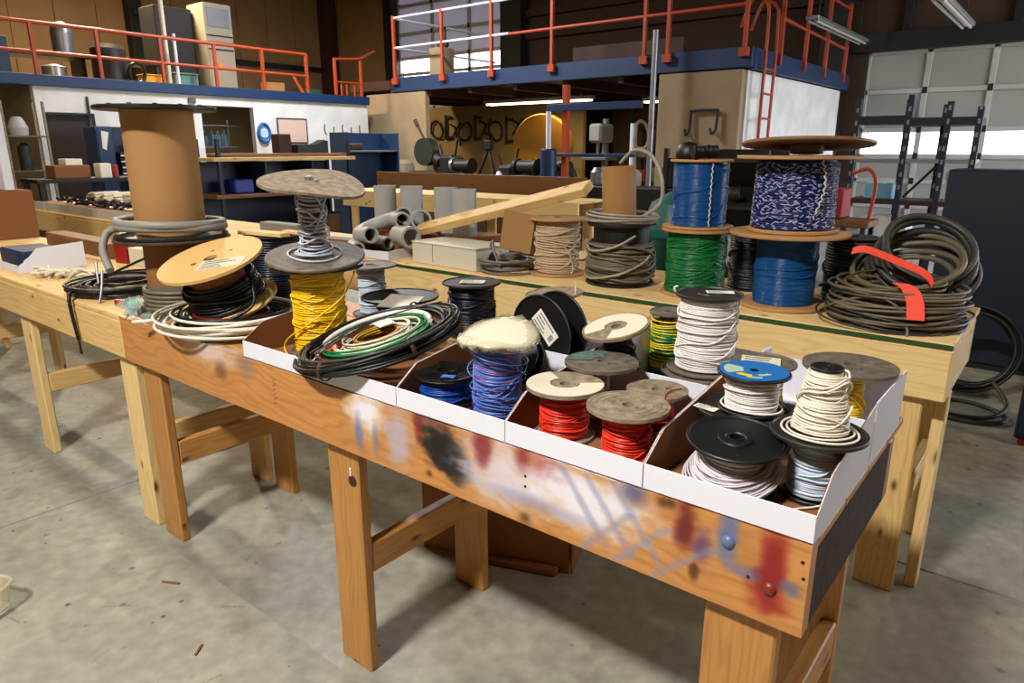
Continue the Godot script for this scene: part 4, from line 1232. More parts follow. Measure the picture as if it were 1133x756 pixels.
func build_back_row():
	var T := 0.9805
	var wf: Material = mat("reel_board", Color(0.70, 0.52, 0.32), 0.65, 0, "grain", 4)
	# beige rope reel
	var be := reel("beige cord reel with a brown board flange on the back bench", Vector3(-2.035, T, -2.90), {name = "cord_reel", cat = "cord reel", h = 0.285, R = 0.145, t = 0.012, rw = 0.108, wr = 0.0042, style = "plain", fm = wf, wm = M.w_beige, mess = 0.4, loose = 7, hole = 0.02})
	var b := B.new()
	b.tube(smooth_path([Vector3(0.03, 0.274, 0.10), Vector3(0.06, 0.20, 0.095), Vector3(0.105, 0.12, 0.05), Vector3(0.112, 0.04, 0.02), Vector3(0.12, 0.014, 0.05)]), 0.0042, 6)
	part("loose_cord", b, M.w_beige, be)
	# grey cable reel with loops and a cardboard core on top
	var gc := reel("squat reel heaped with pale grey cable loops", Vector3(-1.655, T, -2.88), {name = "cable_reel", cat = "cable reel", h = 0.285, R = 0.162, t = 0.012, rw = 0.150, wr = 0.0065, style = "plain", fm = M.black_plastic, wm = M.w_taupe, mess = 0.5, loose = 8, fill = [0.0, 0.72], rc = 0.13, cm = M.black_plastic, hole = 0.02})
	b = B.new()
	for k in 7: b.tube(ring(0.152 + 0.006 * (k % 3), 44, 0.02, k * 0.9, 0.285 + 0.007 + 0.006 * k, 0.05), 0.0065, 6, true)
	b.tube(smooth_path([Vector3(-0.15, 0.20, 0.06), Vector3(-0.06, 0.165, 0.165), Vector3(0.06, 0.19, 0.16), Vector3(0.13, 0.24, 0.10)]), 0.006, 6)
	b.tube(smooth_path([Vector3(-0.16, 0.03, 0.06), Vector3(-0.04, 0.04, 0.172), Vector3(0.09, 0.07, 0.15), Vector3(0.155, 0.12, 0.05), Vector3(0.14, 0.17, -0.05)]), 0.006, 6)
	part("loose_loops", b, mat("w_palegrey", Color(0.58, 0.55, 0.49), 0.5), gc)
	b = B.new()
	b.tube(smooth_path([Vector3(-0.08, 0.55, -0.10), Vector3(0.0, 0.61, -0.09), Vector3(0.10, 0.585, -0.07), Vector3(0.17, 0.49, -0.04), Vector3(0.18, 0.38, -0.02), Vector3(0.12, 0.31, 0.06)], 10), 0.0085, 8)
	part("arching_end", b, M.w_palegrey, gc)
	var ct := thing("cardboard_core", "short brown cardboard core standing on the grey cable reel", "cardboard tube", Vector3(-1.665, T + 0.2855, -2.875))
	b = B.new()
	hollow(b, Vector3(0, 0, 0), Vector3(0, 0.255, 0), 0.078, 0.006, 36)
	part("tube", b, M.kraft_tube, ct)
	ct.rotation.z = 0.06
	# green with blue on top
	reel("bright green wire reel on the back bench", Vector3(-1.272, T, -2.87), {h = 0.288, R = 0.155, Rb = 0.145, t = 0.013, rw = 0.125, rw1 = 0.122, wr = 0.0022, style = "plain", fm = wf, wm = M.w_green, mess = 0.9, loose = 26, hole = 0.02, group = "stacked reels on the back bench"})
	var bl := reel("blue wire reel between round boards, standing on the green one", Vector3(-1.275, T + 0.289, -2.87), {h = 0.285, R = 0.130, Rb = 0.150, t = 0.011, rw = 0.113, wr = 0.0022, style = "plain", fm = wf, wm = M.w_royal, mess = 0.15, loose = 2, hole = 0.02, group = "stacked reels on the back bench"})
	b = B.new()
	var tw := []
	for i in 40:
		var y := lerpf(0.27, 0.015, i / 39.0)
		tw.append(Vector3(0.088 + 0.003 * sin(i * 1.7), y, 0.090 + 0.003 * cos(i * 1.7)))
	b.tube(tw, 0.0025, 5)
	part("twisted_end", b, M.w_cream, bl)
	# little black reels on top of the blue one
	var s1 := reel("small black reel lying on its side on top of the blue reel", Vector3(-1.20, T + 0.289 + 0.286 + 0.030, -2.84), {h = 0.10, R = 0.029, rw = 0.024, wr = 0.002, t = 0.004, fm = M.black_plastic, wm = M.w_black, hole = 0.008})
	s1.rotation = Vector3(0, 0.75, PI / 2)
	b = B.new()
	b.lathe([Vector2(0, 0), Vector2(0.05, 0), Vector2(0.053, 0.02), Vector2(0.048, 0.045), Vector2(0.03, 0.066), Vector2(0, 0.072)], 24, Vector3.ZERO, Basis(), true)
	solo("black_dome", b, M.black_plastic, "black rounded plastic dome on top of the blue reel", "dome", Vector3(-1.335, T + 0.289 + 0.286, -2.86))
	# speckled rope on royal blue wire
	reel("royal blue wire reel under the speckled rope reel", Vector3(-0.885, T, -2.87), {h = 0.300, R = 0.228, Rb = 0.175, t = 0.014, rw = 0.116, wr = 0.0022, style = "plain", fm = wf, wm = M.w_royal, mess = 0.15, loose = 2, hole = 0.02, group = "stacked reels on the back bench"})
	var ro := reel("blue and white speckled rope reel between round boards", Vector3(-0.880, T + 0.301, -2.87), {h = 0.292, R = 0.228, Rb = 0.17, t = 0.014, rw = 0.152, rw1 = 0.145, wr = 0.0045, style = "plain", fm = wf, wm = mat("w_rope", Color(0.05, 0.10, 0.36), 0.5), mess = 0.2, loose = 0, hole = 0.02, group = "stacked reels on the back bench"})
	b = B.new()   # white flecks of the braid, on every turn
	var turns := 30
	for t in turns:
		for k in 38:
			var a := TAU * (k + rng.randf() * 1.6) / 38.0
			var y := lerpf(0.02, 0.272, (t + rng.randf() * 1.6) / (turns + 1.0))
			var r := 0.1535 - 0.007 * y / 0.28 + 0.0025
			var d := Vector3(-sin(a), rng.randf_range(-0.9, 0.7), cos(a)) * rng.randf_range(0.004, 0.0085)
			b.tube([Vector3(cos(a) * r, y, sin(a) * r) - d, Vector3(cos(a) * r, y, sin(a) * r), Vector3(cos(a) * r, y, sin(a) * r) + d], 0.0019, 4, false, false)
	var fk := part("white_flecks", b, mat("fleck", Color(0.66, 0.70, 0.82), 0.5), ro)
	fk.set_meta("kind", "stuff")
	b = B.new()
	tw = []
	for i in 44:
		var y := lerpf(0.285, 0.02, i / 43.0)
		tw.append(Vector3(0.118 + 0.02 * sin(i * 0.1) + 0.004 * sin(i * 1.6), y, 0.105 + 0.004 * cos(i * 1.6)))
	b.tube(tw, 0.003, 5)
	part("frayed_end", b, M.w_cream, ro)
	# loose round board on top, tipped up towards the viewer
	var dc := thing("round_board", "loose brown round board lying tipped on top of the rope reel", "board", Vector3(-0.855, T + 0.301 + 0.333, -2.88))
	b = B.new()
	b.lathe([Vector2(0, -0.006), Vector2(0.238, -0.006), Vector2(0.241, -0.003), Vector2(0.241, 0.004), Vector2(0.238, 0.007), Vector2(0, 0.007)], 60)
	part("board", b, mat("round_brown", Color(0.50, 0.37, 0.23), 0.55, 0, "grain", 3), dc)
	b = B.new()
	b.lathe([Vector2(0, -0.034), Vector2(0.06, -0.034), Vector2(0.06, -0.006), Vector2(0, -0.006)], 40)
	part("hub", b, M.round_brown, dc)
	dc.rotation = Vector3(-0.05, 0.0, -0.02)
	dc.rotation = Vector3(-0.085, 0.0, 0.03)
	# dark reels standing behind
	reel("dark grey cable reel between the green and royal blue reels", Vector3(-1.12, T, -3.13), {name = "cable_reel", cat = "cable reel", h = 0.26, R = 0.10, rw = 0.092, wr = 0.005, style = "plain", fm = M.black_plastic, wm = mat("w_slate", Color(0.13, 0.13, 0.15), 0.45), mess = 0.2, loose = 2, hole = 0.02})
	reel("brown-grey cable reel behind the royal blue reel", Vector3(-0.70, T, -3.12), {name = "cable_reel", cat = "cable reel", h = 0.27, R = 0.10, rw = 0.095, wr = 0.006, style = "plain", fm = M.dark_plastic, wm = M.w_darkgrey, mess = 0.2, loose = 2, hole = 0.02})
	# cable coils at the right end
	var lc := thing("cable_coil", "low heap of taupe cable loops at the right end of the back bench", "cable coil", Vector3(-0.475, T, -2.86))
	b = B.new()
	coil(b, 0.185, 0.0055, 34, 0.05, 0.13, 0.10, 6, 46, 0.06)
	part("taupe_loops", b, M.w_taupe, lc)
	b = B.new()
	coil(b, 0.19, 0.004, 12, 0.06, 0.05, 0.14, 5, 46, 0.10)
	part("grey_loops", b, M.w_darkgrey, lc)
	b = B.new()
	coil(b, 0.14, 0.004, 9, 0.03, 0.15, 0.14, 5, 40, 0.10)
	part("olive_loops", b, mat("w_olive", Color(0.34, 0.33, 0.12), 0.5), lc)
	b = B.new()
	b.tube(smooth_path([Vector3(-0.14, 0.02, 0.16), Vector3(-0.03, 0.05, 0.20), Vector3(0.08, 0.03, 0.215), Vector3(0.10, -0.02, 0.235), Vector3(0.19, 0.0, 0.15)]), 0.005, 6)
	b.tube(smooth_path([Vector3(-0.18, 0.01, 0.05), Vector3(-0.2, 0.05, 0.14), Vector3(-0.02, 0.12, 0.21), Vector3(0.1, 0.05, 0.2)]), 0.005, 6)
	part("stray_ends", b, M.w_taupe, lc)
	b = B.new()
	for q in [[Vector3(0.035, 0.165, 0.15), Vector3(0.075, 0.155, 0.20), Vector3(0.10, 0.115, 0.225), Vector3(0.11, 0.06, 0.235)]]:
		var pp := smooth_path(q)
		for i in pp.size() - 1:
			var w := Vector3(0.026, 0.0, -0.006)
			b.poly([pp[i] - w, pp[i] + w, pp[i + 1] + w, pp[i + 1] - w], Vector3(0.1, 0.6, 1).normalized())
			b.poly([pp[i] - w - Vector3(0, 0, 0.002), pp[i] + w - Vector3(0, 0, 0.002), pp[i + 1] + w - Vector3(0, 0, 0.002), pp[i + 1] - w - Vector3(0, 0, 0.002)], Vector3(-0.1, -0.6, -1).normalized())
	part("orange_tape", b, M.orange_tape, lc)
	var uc := thing("cable_coil", "thick black-grey cable coil standing up behind the taupe loops", "cable coil", Vector3(-0.43, T + 0.205, -3.06))
	b = B.new()
	for k in 7:
		b.tube(ring(0.165 + rng.randf_range(-0.02, 0.03), 48, 0.03, k * 0.8, -0.07 + 0.024 * k, 0.06), 0.0135, 8, true)
	part("loops", b, M.w_darkgrey, uc)
	uc.rotation = Vector3(0.72, 0.35, 0.0)
	var u2 := thing("cable_coil", "second ring of thick grey cable leaning in the black-grey coil", "cable coil", Vector3(-0.47, T + 0.175, -3.0))
	b = B.new()
	for k in 4: b.tube(ring(0.150 + 0.012 * k, 48, 0.03, k * 1.3, 0.02 * k - 0.03, 0.05), 0.011, 8, true)
	part("loops", b, M.w_taupe, u2)
	u2.rotation = Vector3(0.42, -0.1, 0.06)
	# orange strap across the coils
	b = B.new()
	var sp := smooth_path([Vector3(-0.15, 0.0, 0.0), Vector3(-0.10, 0.012, 0.01), Vector3(0.02, -0.02, 0.04), Vector3(0.10, -0.045, 0.06), Vector3(0.135, -0.08, 0.065), Vector3(0.13, -0.13, 0.06)])
	for i in sp.size() - 1:
		var w := Vector3(0.004, 0.014, 0.012)
		b.poly([sp[i] - w, sp[i] + w, sp[i + 1] + w, sp[i + 1] - w], Vector3(0, 0.7, 0.7))
		b.poly([sp[i] - w - Vector3(0, 0.002, 0.002), sp[i] + w - Vector3(0, 0.002, 0.002), sp[i + 1] + w - Vector3(0, 0.002, 0.002), sp[i + 1] - w - Vector3(0, 0.002, 0.002)], Vector3(0, -0.7, -0.7))
	solo("orange_strap", b, M.orange_tape, "bright orange strap laid across the cable coils", "strap", Vector3(-0.49, T + 0.245, -2.85), 0.0)
	# white metal enclosure
	var en := thing("metal_enclosure", "cream-white flat metal enclosure with a round black knockout", "enclosure", Vector3(-2.62, T, -2.80), -0.05)
	part("body", bx(Vector3(0, 0.058, 0), Vector3(0.50, 0.116, 0.26), 0.004), M.white_metal, en)
	part("cover", bx(Vector3(0, 0.118, 0), Vector3(0.508, 0.006, 0.268), 0.002), M.white_metal, en)
	part("seam", bx(Vector3(-0.08, 0.062, 0.1305), Vector3(0.003, 0.10, 0.001), 0.0), M.grey_plastic, en)
	b = B.new()
	b.lathe([Vector2(0.034, 0), Vector2(0.034, 0.002), Vector2(0.026, 0.003), Vector2(0, 0.0015)], 24, Vector3(0.2505, 0.06, 0.0), Basis(Vector3(0, 0, 1), -PI / 2))
	part("knockout", b, M.w_navy, en)
	# diagonal timber
	var pk := solo("timber_plank", bx(Vector3.ZERO, Vector3(1.28, 0.042, 0.09), 0.003), M.pine2, "long pale plank propped diagonally across the pipe fittings", "plank", Vector3(-2.44, 1.272, -2.86), 0.10)
	pk.rotation = Vector3(0.5, 0.09, 0.265)
	# grey cable coil and cardboard flap by the rope reel
	var kc := thing("cable_coil", "small grey cable coil between the enclosure and the beige cord reel", "cable coil", Vector3(-2.27, T, -2.79))
	b = B.new()
	coil(b, 0.135, 0.007, 9, 0.025, 0.06, 0.08, 6, 44, 0.06)
	part("loops", b, M.w_grey, kc)
	b = B.new()
	b.tube(smooth_path([Vector3(-0.13, 0.03, 0.03), Vector3(-0.09, 0.15, 0.02), Vector3(-0.03, 0.12, 0.08), Vector3(0.06, 0.05, 0.14)]), 0.007, 6)
	part("raised_loop", b, M.w_grey, kc)
	var fp := solo("cardboard_flap", bx(Vector3.ZERO, Vector3(0.17, 0.20, 0.005), 0.001), M.kraft_tube, "torn brown cardboard flap leaning by the beige cord reel", "cardboard", Vector3(-2.20, 1.19, -2.78), 0.3)
	fp.rotation.z = -0.15
	# pipe fittings
	var g := "grey plastic pipe fittings"
	for q in [["grey pipe coupling standing at the left of the fittings heap", -3.47, -3.02, 1.236], ["grey pipe coupling standing second from the left on the heap", -3.29, -3.08, 1.236], ["grey pipe coupling standing behind the plank's upper edge", -3.01, -3.10, 1.236], ["grey pipe coupling standing nearest the plank", -2.80, -3.04, 1.236]]:
		b = B.new()
		hollow(b, Vector3.ZERO, Vector3(0, 0.135, 0), 0.07, 0.006, 28)
		solo("pipe_coupling", b, M.pvc, q[0], "pipe fitting", Vector3(q[1], q[3], q[2]), 0, g)
	for q in [["grey pipe coupling below the left standing one", -3.47, -3.02, 1.102], ["grey pipe coupling below the second standing one", -3.29, -3.08, 1.102], ["grey pipe coupling under the third standing one", -3.01, -3.10, 1.102], ["grey pipe coupling under the one nearest the plank", -2.80, -3.04, 1.102]]:
		b = B.new()
		hollow(b, Vector3.ZERO, Vector3(0, 0.1335, 0), 0.072, 0.006, 28)
		solo("pipe_coupling", b, M.pvc, q[0], "pipe fitting", Vector3(q[1], q[3], q[2]), 0, g)
	part("carton_body", bb(Vector3(-3.62, T, -3.24), Vector3(-2.66, 1.1015, -2.935)), M.kraft, thing("carton", "brown carton carrying the standing grey pipe couplings", "carton"))
	for q in [["grey pipe elbow with a long sweep left of the enclosure", Vector3(-3.30, T + 0.16, -2.80), 0.12, 0.042, PI * 0.5, PI * 1.55, 0.16, Vector3(0.35, -0.3, 0.1)], ["grey pipe elbow lowest on the left of the heap", Vector3(-3.32, T + 0.062, -2.72), 0.08, 0.034, PI * 0.6, PI * 1.5, 0.10, Vector3(0.1, -0.1, 0)]]:
		var el := thing("pipe_elbow", q[0], "pipe fitting", q[1], 0, g)
		b = B.new()
		var pp := half_pipe_elbow(q[2], q[3], q[4], q[5], q[6])
		b.tube(pp, q[3], 16, false, false)
		b.tube(pp, q[3] - 0.005, 16, false, false)
		part("bend", b, M.pvc, el)
		b = B.new()
		hollow(b, pp[-2], pp[-1] + (pp[-1] - pp[-2]).normalized() * 0.02, q[3] + 0.006, 0.011, 20)
		hollow(b, pp[0] - (pp[1] - pp[0]).normalized() * 0.02, pp[1], q[3] + 0.006, 0.011, 20)
		part("socket", b, M.pvc, el)
		el.rotation = q[7]
	for q in [["grey pipe piece with its open end facing the camera, on the left", Vector3(-3.13, T + 0.235, -2.86), Vector3(0.13, 0.03, 0.10), 0.045], ["grey pipe piece with its open end facing the camera, by the plank", Vector3(-2.99, T + 0.215, -2.87), Vector3(0.16, 0.02, 0.13), 0.054], ["pale grey pipe elbow stub nearest the enclosure", Vector3(-2.96, T + 0.125, -2.76), Vector3(0.16, 0.0, 0.04), 0.056]]:
		var pc := thing("pipe_piece", q[0], "pipe fitting", q[1], 0, g)
		b = B.new()
		hollow(b, -q[2], Vector3.ZERO, q[3], 0.006, 24)
		part("pipe", b, M.pvc, pc)
		b = B.new()
		hollow(b, -q[2] * 0.35, Vector3.ZERO, q[3] + 0.007, 0.008, 24)
		part("socket", b, M.pvc, pc)
	var tr := tray("shallow white carton tray of metal parts below the pipe elbows", -3.34, -3.02, -2.615, -2.84, T, 0.05, 0.06, M.kraft, 0.05, "")
	tr.rotation.y = 0.1
	b = B.new()
	b.lathe([Vector2(0.02, 0), Vector2(0.10, 0), Vector2(0.105, 0.004), Vector2(0.10, 0.016), Vector2(0.06, 0.02), Vector2(0.02, 0.02), Vector2(0.02, 0)], 30)
	solo("steel_disc", b, M.taupe, "round grey disc lying in the shallow parts tray", "disc", Vector3(-3.17, T + 0.0045, -2.73))
	# papers and cartons further left
	b = B.new()
	for k in 16:
		var x := -0.20 + 0.025 * k
		b.box(Vector3(x, 0.02 + 0.018 * sin(k * 1.1), 0.01 * cos(k * 0.7)), Vector3(0.03, 0.006, 0.17), 0.001, Basis(Vector3(0, 0, 1), 0.5 * cos(k * 1.1)))
	solo("crumpled_paper", b, M.paper, "crumpled cream paper on the back bench behind the plywood reel", "paper", Vector3(-4.30, T, -2.80), 0.2)
	solo("board_offcut", bx(Vector3(0, 0.012, 0), Vector3(0.42, 0.024, 0.10), 0.003), M.pine, "pale board offcut beside the crumpled paper", "offcut", Vector3(-3.86, T, -2.72), 0.1)
	solo("board_offcut", bx(Vector3(0, 0.02, 0), Vector3(0.30, 0.04, 0.12), 0.003), M.brown_board, "red-brown board offcut behind the pale offcut", "offcut", Vector3(-3.80, T, -2.92), 0.15)
	solo("grey_duct", bx(Vector3(0, 0.04, 0), Vector3(0.7, 0.08, 0.10), 0.006), M.conduit, "grey square duct lying behind the crumpled paper", "duct", Vector3(-4.5, T, -3.02), 0.05)
	for k in 7:
		var c := thing("carton", ["small white-fronted carton first from the left on the back bench", "small white-fronted carton second from the left on the back bench", "small white-fronted carton third from the left on the back bench", "small white-fronted carton fourth from the left on the back bench", "small white-fronted carton fifth from the left on the back bench", "small white-fronted carton sixth from the left on the back bench", "small white-fronted carton nearest the big cardboard reel"][k], "carton", Vector3(-8.6 + 0.46 * k, T, -2.66), 0, "small cartons on the back bench")
		part("tray_body", bx(Vector3(0, 0.03, -0.13), Vector3(0.44, 0.06, 0.24), 0.002), M.kraft, c)
		part("front_lip", bx(Vector3(0, 0.04, -0.006), Vector3(0.445, 0.08, 0.008), 0.001), M.card_grey, c)
	for k in 5:
		b = B.new()
		for j in 14:
			var c := Vector3(rng.randf_range(-0.16, 0.16), 0.02 + rng.randf() * 0.05, rng.randf_range(-0.07, 0.07))
			b.tube([c, c + Vector3(rng.randf_range(-0.08, 0.08), 0.01, rng.randf_range(-0.05, 0.05))], 0.014, 6)
		var fh := solo("fastener_heap", b, M.machine, ["dark heap of fasteners in the leftmost back carton", "dark heap of fasteners in the second back carton", "dark heap of fasteners in the third back carton", "dark heap of fasteners in the fourth back carton", "dark heap of fasteners in the fifth back carton"][k], "fasteners", Vector3(-8.14 + 0.46 * k, T + 0.06, -2.80))
		fh.set_meta("kind", "stuff")
	b = B.new()
	for k in 26: b.box(Vector3(-0.34 + 0.027 * k, 0.05 + 0.035 * sin(k * 0.8), 0.02 * cos(k)), Vector3(0.034, 0.012, 0.26), 0.002, Basis(Vector3(0, 0, 1), 0.55 * cos(k * 0.8)))
	solo("cloth_bag", b, M.paper, "cream cloth bag lying on the small cartons at the back left", "bag", Vector3(-7.35, T + 0.11, -3.0), 0.1)
	# teal bin behind the grey cable reel
	var tb := thing("teal_bin", "teal plastic barrel behind the blue reel", "barrel", Vector3(-1.78, 0, -3.75))
	b = B.new()
	b.lathe([Vector2(0, 0), Vector2(0.19, 0), Vector2(0.20, 0.03), Vector2(0.21, 0.6), Vector2(0.2, 1.1), Vector2(0.215, 1.12), Vector2(0.215, 1.16), Vector2(0.20, 1.17)], 32)
	part("body", b, M.teal_bin, tb)
	b = B.new()
	b.lathe([Vector2(0.215, 1.16), Vector2(0.16, 1.30), Vector2(0.06, 1.36), Vector2(0, 1.36)], 32)
	part("lid", b, M.teal_bin, tb)

func build_floor_things():
	# brown cardboard sheets folded under the near bench
	var cb := thing("cardboard_box", "brown flattened cardboard carton leaning under the near bench", "box", Vector3(-1.60, 0, -1.93), 0.35)
	part("front_panel", bx(Vector3(-0.02, 0.31, 0.05), Vector3(0.62, 0.62, 0.008), 0.002), M.kraft, cb)
	var sp := part("side_panel", bx(Vector3(0.30, 0.31, -0.045), Vector3(0.008, 0.62, 0.19), 0.002), M.kraft, cb)
	sp.rotation.y = 0.0
	part("back_panel", bx(Vector3(-0.02, 0.31, -0.14), Vector3(0.62, 0.62, 0.008), 0.002), M.kraft, cb)
	part("bottom_flap", bx(Vector3(0.10, 0.016, 0.075), Vector3(0.30, 0.03, 0.04), 0.006), M.kraft, cb)
	# clear plastic tub at the left edge
	var tb := thing("plastic_tub", "clear plastic tub rim at the lower left edge", "tub", Vector3(-2.83, 0, -0.44))
	var b := B.new()
	var rr := []
	for i in 28:
		var a := TAU * i / 28
		rr.append(Vector3(signf(cos(a)) * pow(abs(cos(a)), 0.5) * 0.13, 0.10, signf(sin(a)) * pow(abs(sin(a)), 0.5) * 0.10))
	b.tube(rr, 0.008, 7, true)
	part("rim", b, M.clear_plastic, tb)
	b = B.new()
	for i in 28:
		var p: Vector3 = rr[i]
		var q: Vector3 = rr[(i + 1) % 28]
		b.poly([p, q, Vector3(q.x * 0.85, 0.004, q.z * 0.85), Vector3(p.x * 0.85, 0.004, p.z * 0.85)], Vector3(p.x, 0.0, p.z).normalized())
	b.box(Vector3(0, 0.003, 0), Vector3(0.2, 0.004, 0.15), 0.0)
	part("body", b, M.clear_plastic, tb)
	tb.rotation.y = 0.5
	# splinters and crumbs on the concrete
	for q in [["long wood splinter on the floor left of the near leg", -2.46, -0.98, 0.075, 0.5], ["short wood splinter on the floor at the bottom left", -2.02, -0.86, 0.05, -0.9]]:
		solo("wood_splinter", bx(Vector3(0, 0.003, 0), Vector3(q[3], 0.006, 0.008), 0.001), M.brown_board, q[0], "splinter", Vector3(q[1], 0, q[2]), q[4])
	# cable coil and blue case on the floor at the right, navy cabinet behind
	var fc := thing("cable_coil", "dark cable coil hanging low beside the navy cabinet on the right", "cable coil", Vector3(-0.40, 0.0, -5.4))
	b = B.new()
	for k in 9: b.tube(ring(0.24 + 0.012 * (k % 4), 44, 0.03, k * 0.7, -0.06 + 0.018 * k, 0.05), 0.012, 7, true)
	part("loops", b, M.w_black, fc)
	fc.rotation = Vector3(1.35, 0.2, 0.1)
	fc.position.y = 0.31
	var hs := thing("hose", "dusty hose lying on the floor at the far right", "hose", Vector3(-0.34, 0, -4.95))
	b = B.new()
	b.tube(smooth_path([Vector3(-0.42, 0.015, -0.1), Vector3(-0.2, 0.015, 0.1), Vector3(0.1, 0.015, 0.08), Vector3(0.2, 0.06, -0.1), Vector3(0.1, 0.16, -0.25)]), 0.014, 8)
	b.tube(ring(0.2, 40, 0.05, 0.5, 0.014), 0.014, 8, true)
	part("loops", b, M.w_darkgrey, hs)
	var nc := thing("navy_cabinet", "tall navy blue cabinet side at the right edge", "cabinet", Vector3(0.02, 0, -6.3))
	part("carcass", bx(Vector3(0.05, 0.75, 0), Vector3(1.7, 1.40, 0.5), 0.008), M.dark_blue, nc)
	part("plinth", bx(Vector3(0.05, 0.025, 0), Vector3(1.64, 0.05, 0.44), 0.004), M.dark_steel, nc)
	nc.rotation.y = 0.0
	var bc := thing("tool_case", "dark blue tool chest with a grey edge at the right margin", "tool chest", Vector3(0.18, 0, -4.75))
	part("body", bx(Vector3(0, 0.46, 0), Vector3(0.5, 0.84, 0.4), 0.01), M.dark_blue, bc)
	part("edge", bx(Vector3(0, 0.895, 0), Vector3(0.52, 0.02, 0.42), 0.004), M.galv, bc)
	for k in 4: part("drawer", bx(Vector3(0, 0.16 + k * 0.2, 0.203), Vector3(0.46, 0.17, 0.012), 0.003), M.mid_blue, bc)
	part("base", bx(Vector3(0, 0.02, 0), Vector3(0.46, 0.04, 0.36), 0.004), M.red_paint, bc)

func rail(parent: Node3D, pts: Array, r: float, m: Material, called := "rail"):
	var b := B.new()
	for i in pts.size() - 1: b.cyl(pts[i], pts[i + 1], r, -1, 8)
	part(called, b, m, parent)

func build_office():
	var X := -12.0
	# white front wall with a doorway and a wide opening
	structure("wall_office", bb(Vector3(X - 0.12, 0, -4.04), Vector3(X, 2.48, -3.93), 0.004), M.wall_white)
	var w: Node3D = get_node("wall_office")
	for q in [[-4.66, -4.04, 2.075, 2.48], [-6.42, -4.66, 0.0, 2.48], [-7.41, -6.42, 2.31, 2.48], [-10.07, -7.41, 0.0, 2.48]]:
		part("wall_panel", bb(Vector3(X - 0.12, q[2], q[0]), Vector3(X, q[3], q[1]), 0.002), M.wall_white, w)
	part("wall_panel", bb(Vector3(-20.6, 0, -10.07), Vector3(X - 0.121, 2.48, -9.95), 0.002), M.wall_white, w)
	part("wall_panel", bb(Vector3(-20.6, 0, -4.05), Vector3(X - 0.121, 2.48, -3.93), 0.002), M.wall_tan, w)
	part("wall_panel", bb(Vector3(-15.1, 0, -9.94), Vector3(-15.0, 2.48, -4.06), 0.002), M.wall_tan, w)
	structure("trim_1", bb(Vector3(X, 0, -4.70), Vector3(X + 0.02, 2.11, -4.66), 0.004), M.dark_steel)
	structure("trim_2", bb(Vector3(X, 2.075, -4.66), Vector3(X + 0.02, 2.11, -4.04), 0.004), M.dark_steel)
	# deck with blue edge beam
	structure("ceiling_office", bb(Vector3(-20.7, 2.485, -10.07), Vector3(X - 0.0, 2.60, -2.6), 0.004), M.wall_tan)
	var dk: Node3D = get_node("ceiling_office")
	part("edge_beam", bb(Vector3(X + 0.002, 2.47, -10.10), Vector3(X + 0.06, 2.625, -2.6), 0.006), M.beam_blue, dk)
	# interior of the rooms
	var dr := structure("door_3", bb(Vector3(X - 0.10, 0.0, -4.64), Vector3(X - 0.055, 2.07, -4.06), 0.004), mat("door_brown", Color(0.16, 0.09, 0.05), 0.6))
	var kb := B.new()
	kb.cyl(Vector3(X - 0.055, 1.0, -4.58), Vector3(X, 1.0, -4.58), 0.025, -1, 10)
	part("door_knob", kb, M.steel, dr)
	var shf := thing("bottle_shelf", "open steel shelf seen through the wide office opening", "shelf", Vector3(X - 0.75, 0, -6.95))
	for q in [[1.0], [1.62], [2.0]]: part("shelf_board", bx(Vector3(0, q[0], 0), Vector3(0.3, 0.02, 0.9), 0.002), M.galv, shf)
	for s in [-1.0, 1.0]: part("post", bx(Vector3(-0.13, 1.05, s * 0.44), Vector3(0.03, 2.1, 0.03), 0.002), M.galv, shf)
	var bl := ["first", "second", "third", "fourth", "fifth", "sixth"]
	for k in 6:
		var b := B.new()
		b.lathe([Vector2(0, 0), Vector2(0.05, 0), Vector2(0.052, 0.02), Vector2(0.052, 0.20), Vector2(0.02, 0.25), Vector2(0.018, 0.29), Vector2(0, 0.29)], 14)
		solo("bottle", b, mat("bottle_blue", Color(0.45, 0.58, 0.66), 0.2), "pale blue bottle on the office shelf, %s from the left" % bl[k], "bottle", Vector3(X - 0.75, 1.631, -6.6 - 0.125 * k), 0, "bottles on the office shelf")
	var ol := thing("added_ceiling_lamp", "added ceiling lamp brightening the office room from inside", "lamp", Vector3(-13.3, 2.40, -7.2))  # unseen lamp, added to lift the dark office interior
	part("housing", bx(Vector3(0, 0.045, 0), Vector3(0.34, 0.07, 1.24), 0.01), M.door_frame, ol)
	part("diffuser", bx(Vector3(0, 0.005, 0), Vector3(0.3, 0.012, 1.2), 0.002), M.lamp_glow, ol)
	var oa := AreaLight3D.new()
	oa.name = "added_ceiling_light"
	oa.area_size = Vector2(0.3, 1.2)
	oa.light_energy = 1.6
	oa.light_color = Color(1.0, 0.95, 0.88)
	oa.shadow_enabled = true
	oa.area_range = 20.0
	oa.position = Vector3(0, -0.02, 0)
	oa.rotation_degrees = Vector3(-90, 0, 0)
	ol.add_child(oa)
	# things fixed to or standing at the white wall
	var rg := thing("blue_wreath", "round blue ring hanging on the white office wall", "ring", Vector3(X + 0.03, 1.87, -7.58))
	var b := B.new()
	var pts := []
	for i in 30: pts.append(Vector3(0, sin(TAU * i / 30.0) * 0.16, cos(TAU * i / 30.0) * 0.11))
	b.tube(pts, 0.03, 8, true)
	part("rim", b, M.sky_blue, rg)
	b = B.new()
	b.cyl(Vector3(-0.02, 0, 0), Vector3(0.0, 0, 0), 0.09, -1, 20)
	part("face", b, M.w_ice, rg)
	var wb := thing("notice_board", "pale pink notice board with a dark frame on the white wall", "notice board", Vector3(X + 0.012, 1.92, -8.2))
	part("board", bx(Vector3.ZERO, Vector3(0.016, 0.42, 0.62), 0.002), mat("pinkish", Color(0.82, 0.70, 0.64), 0.7), wb)
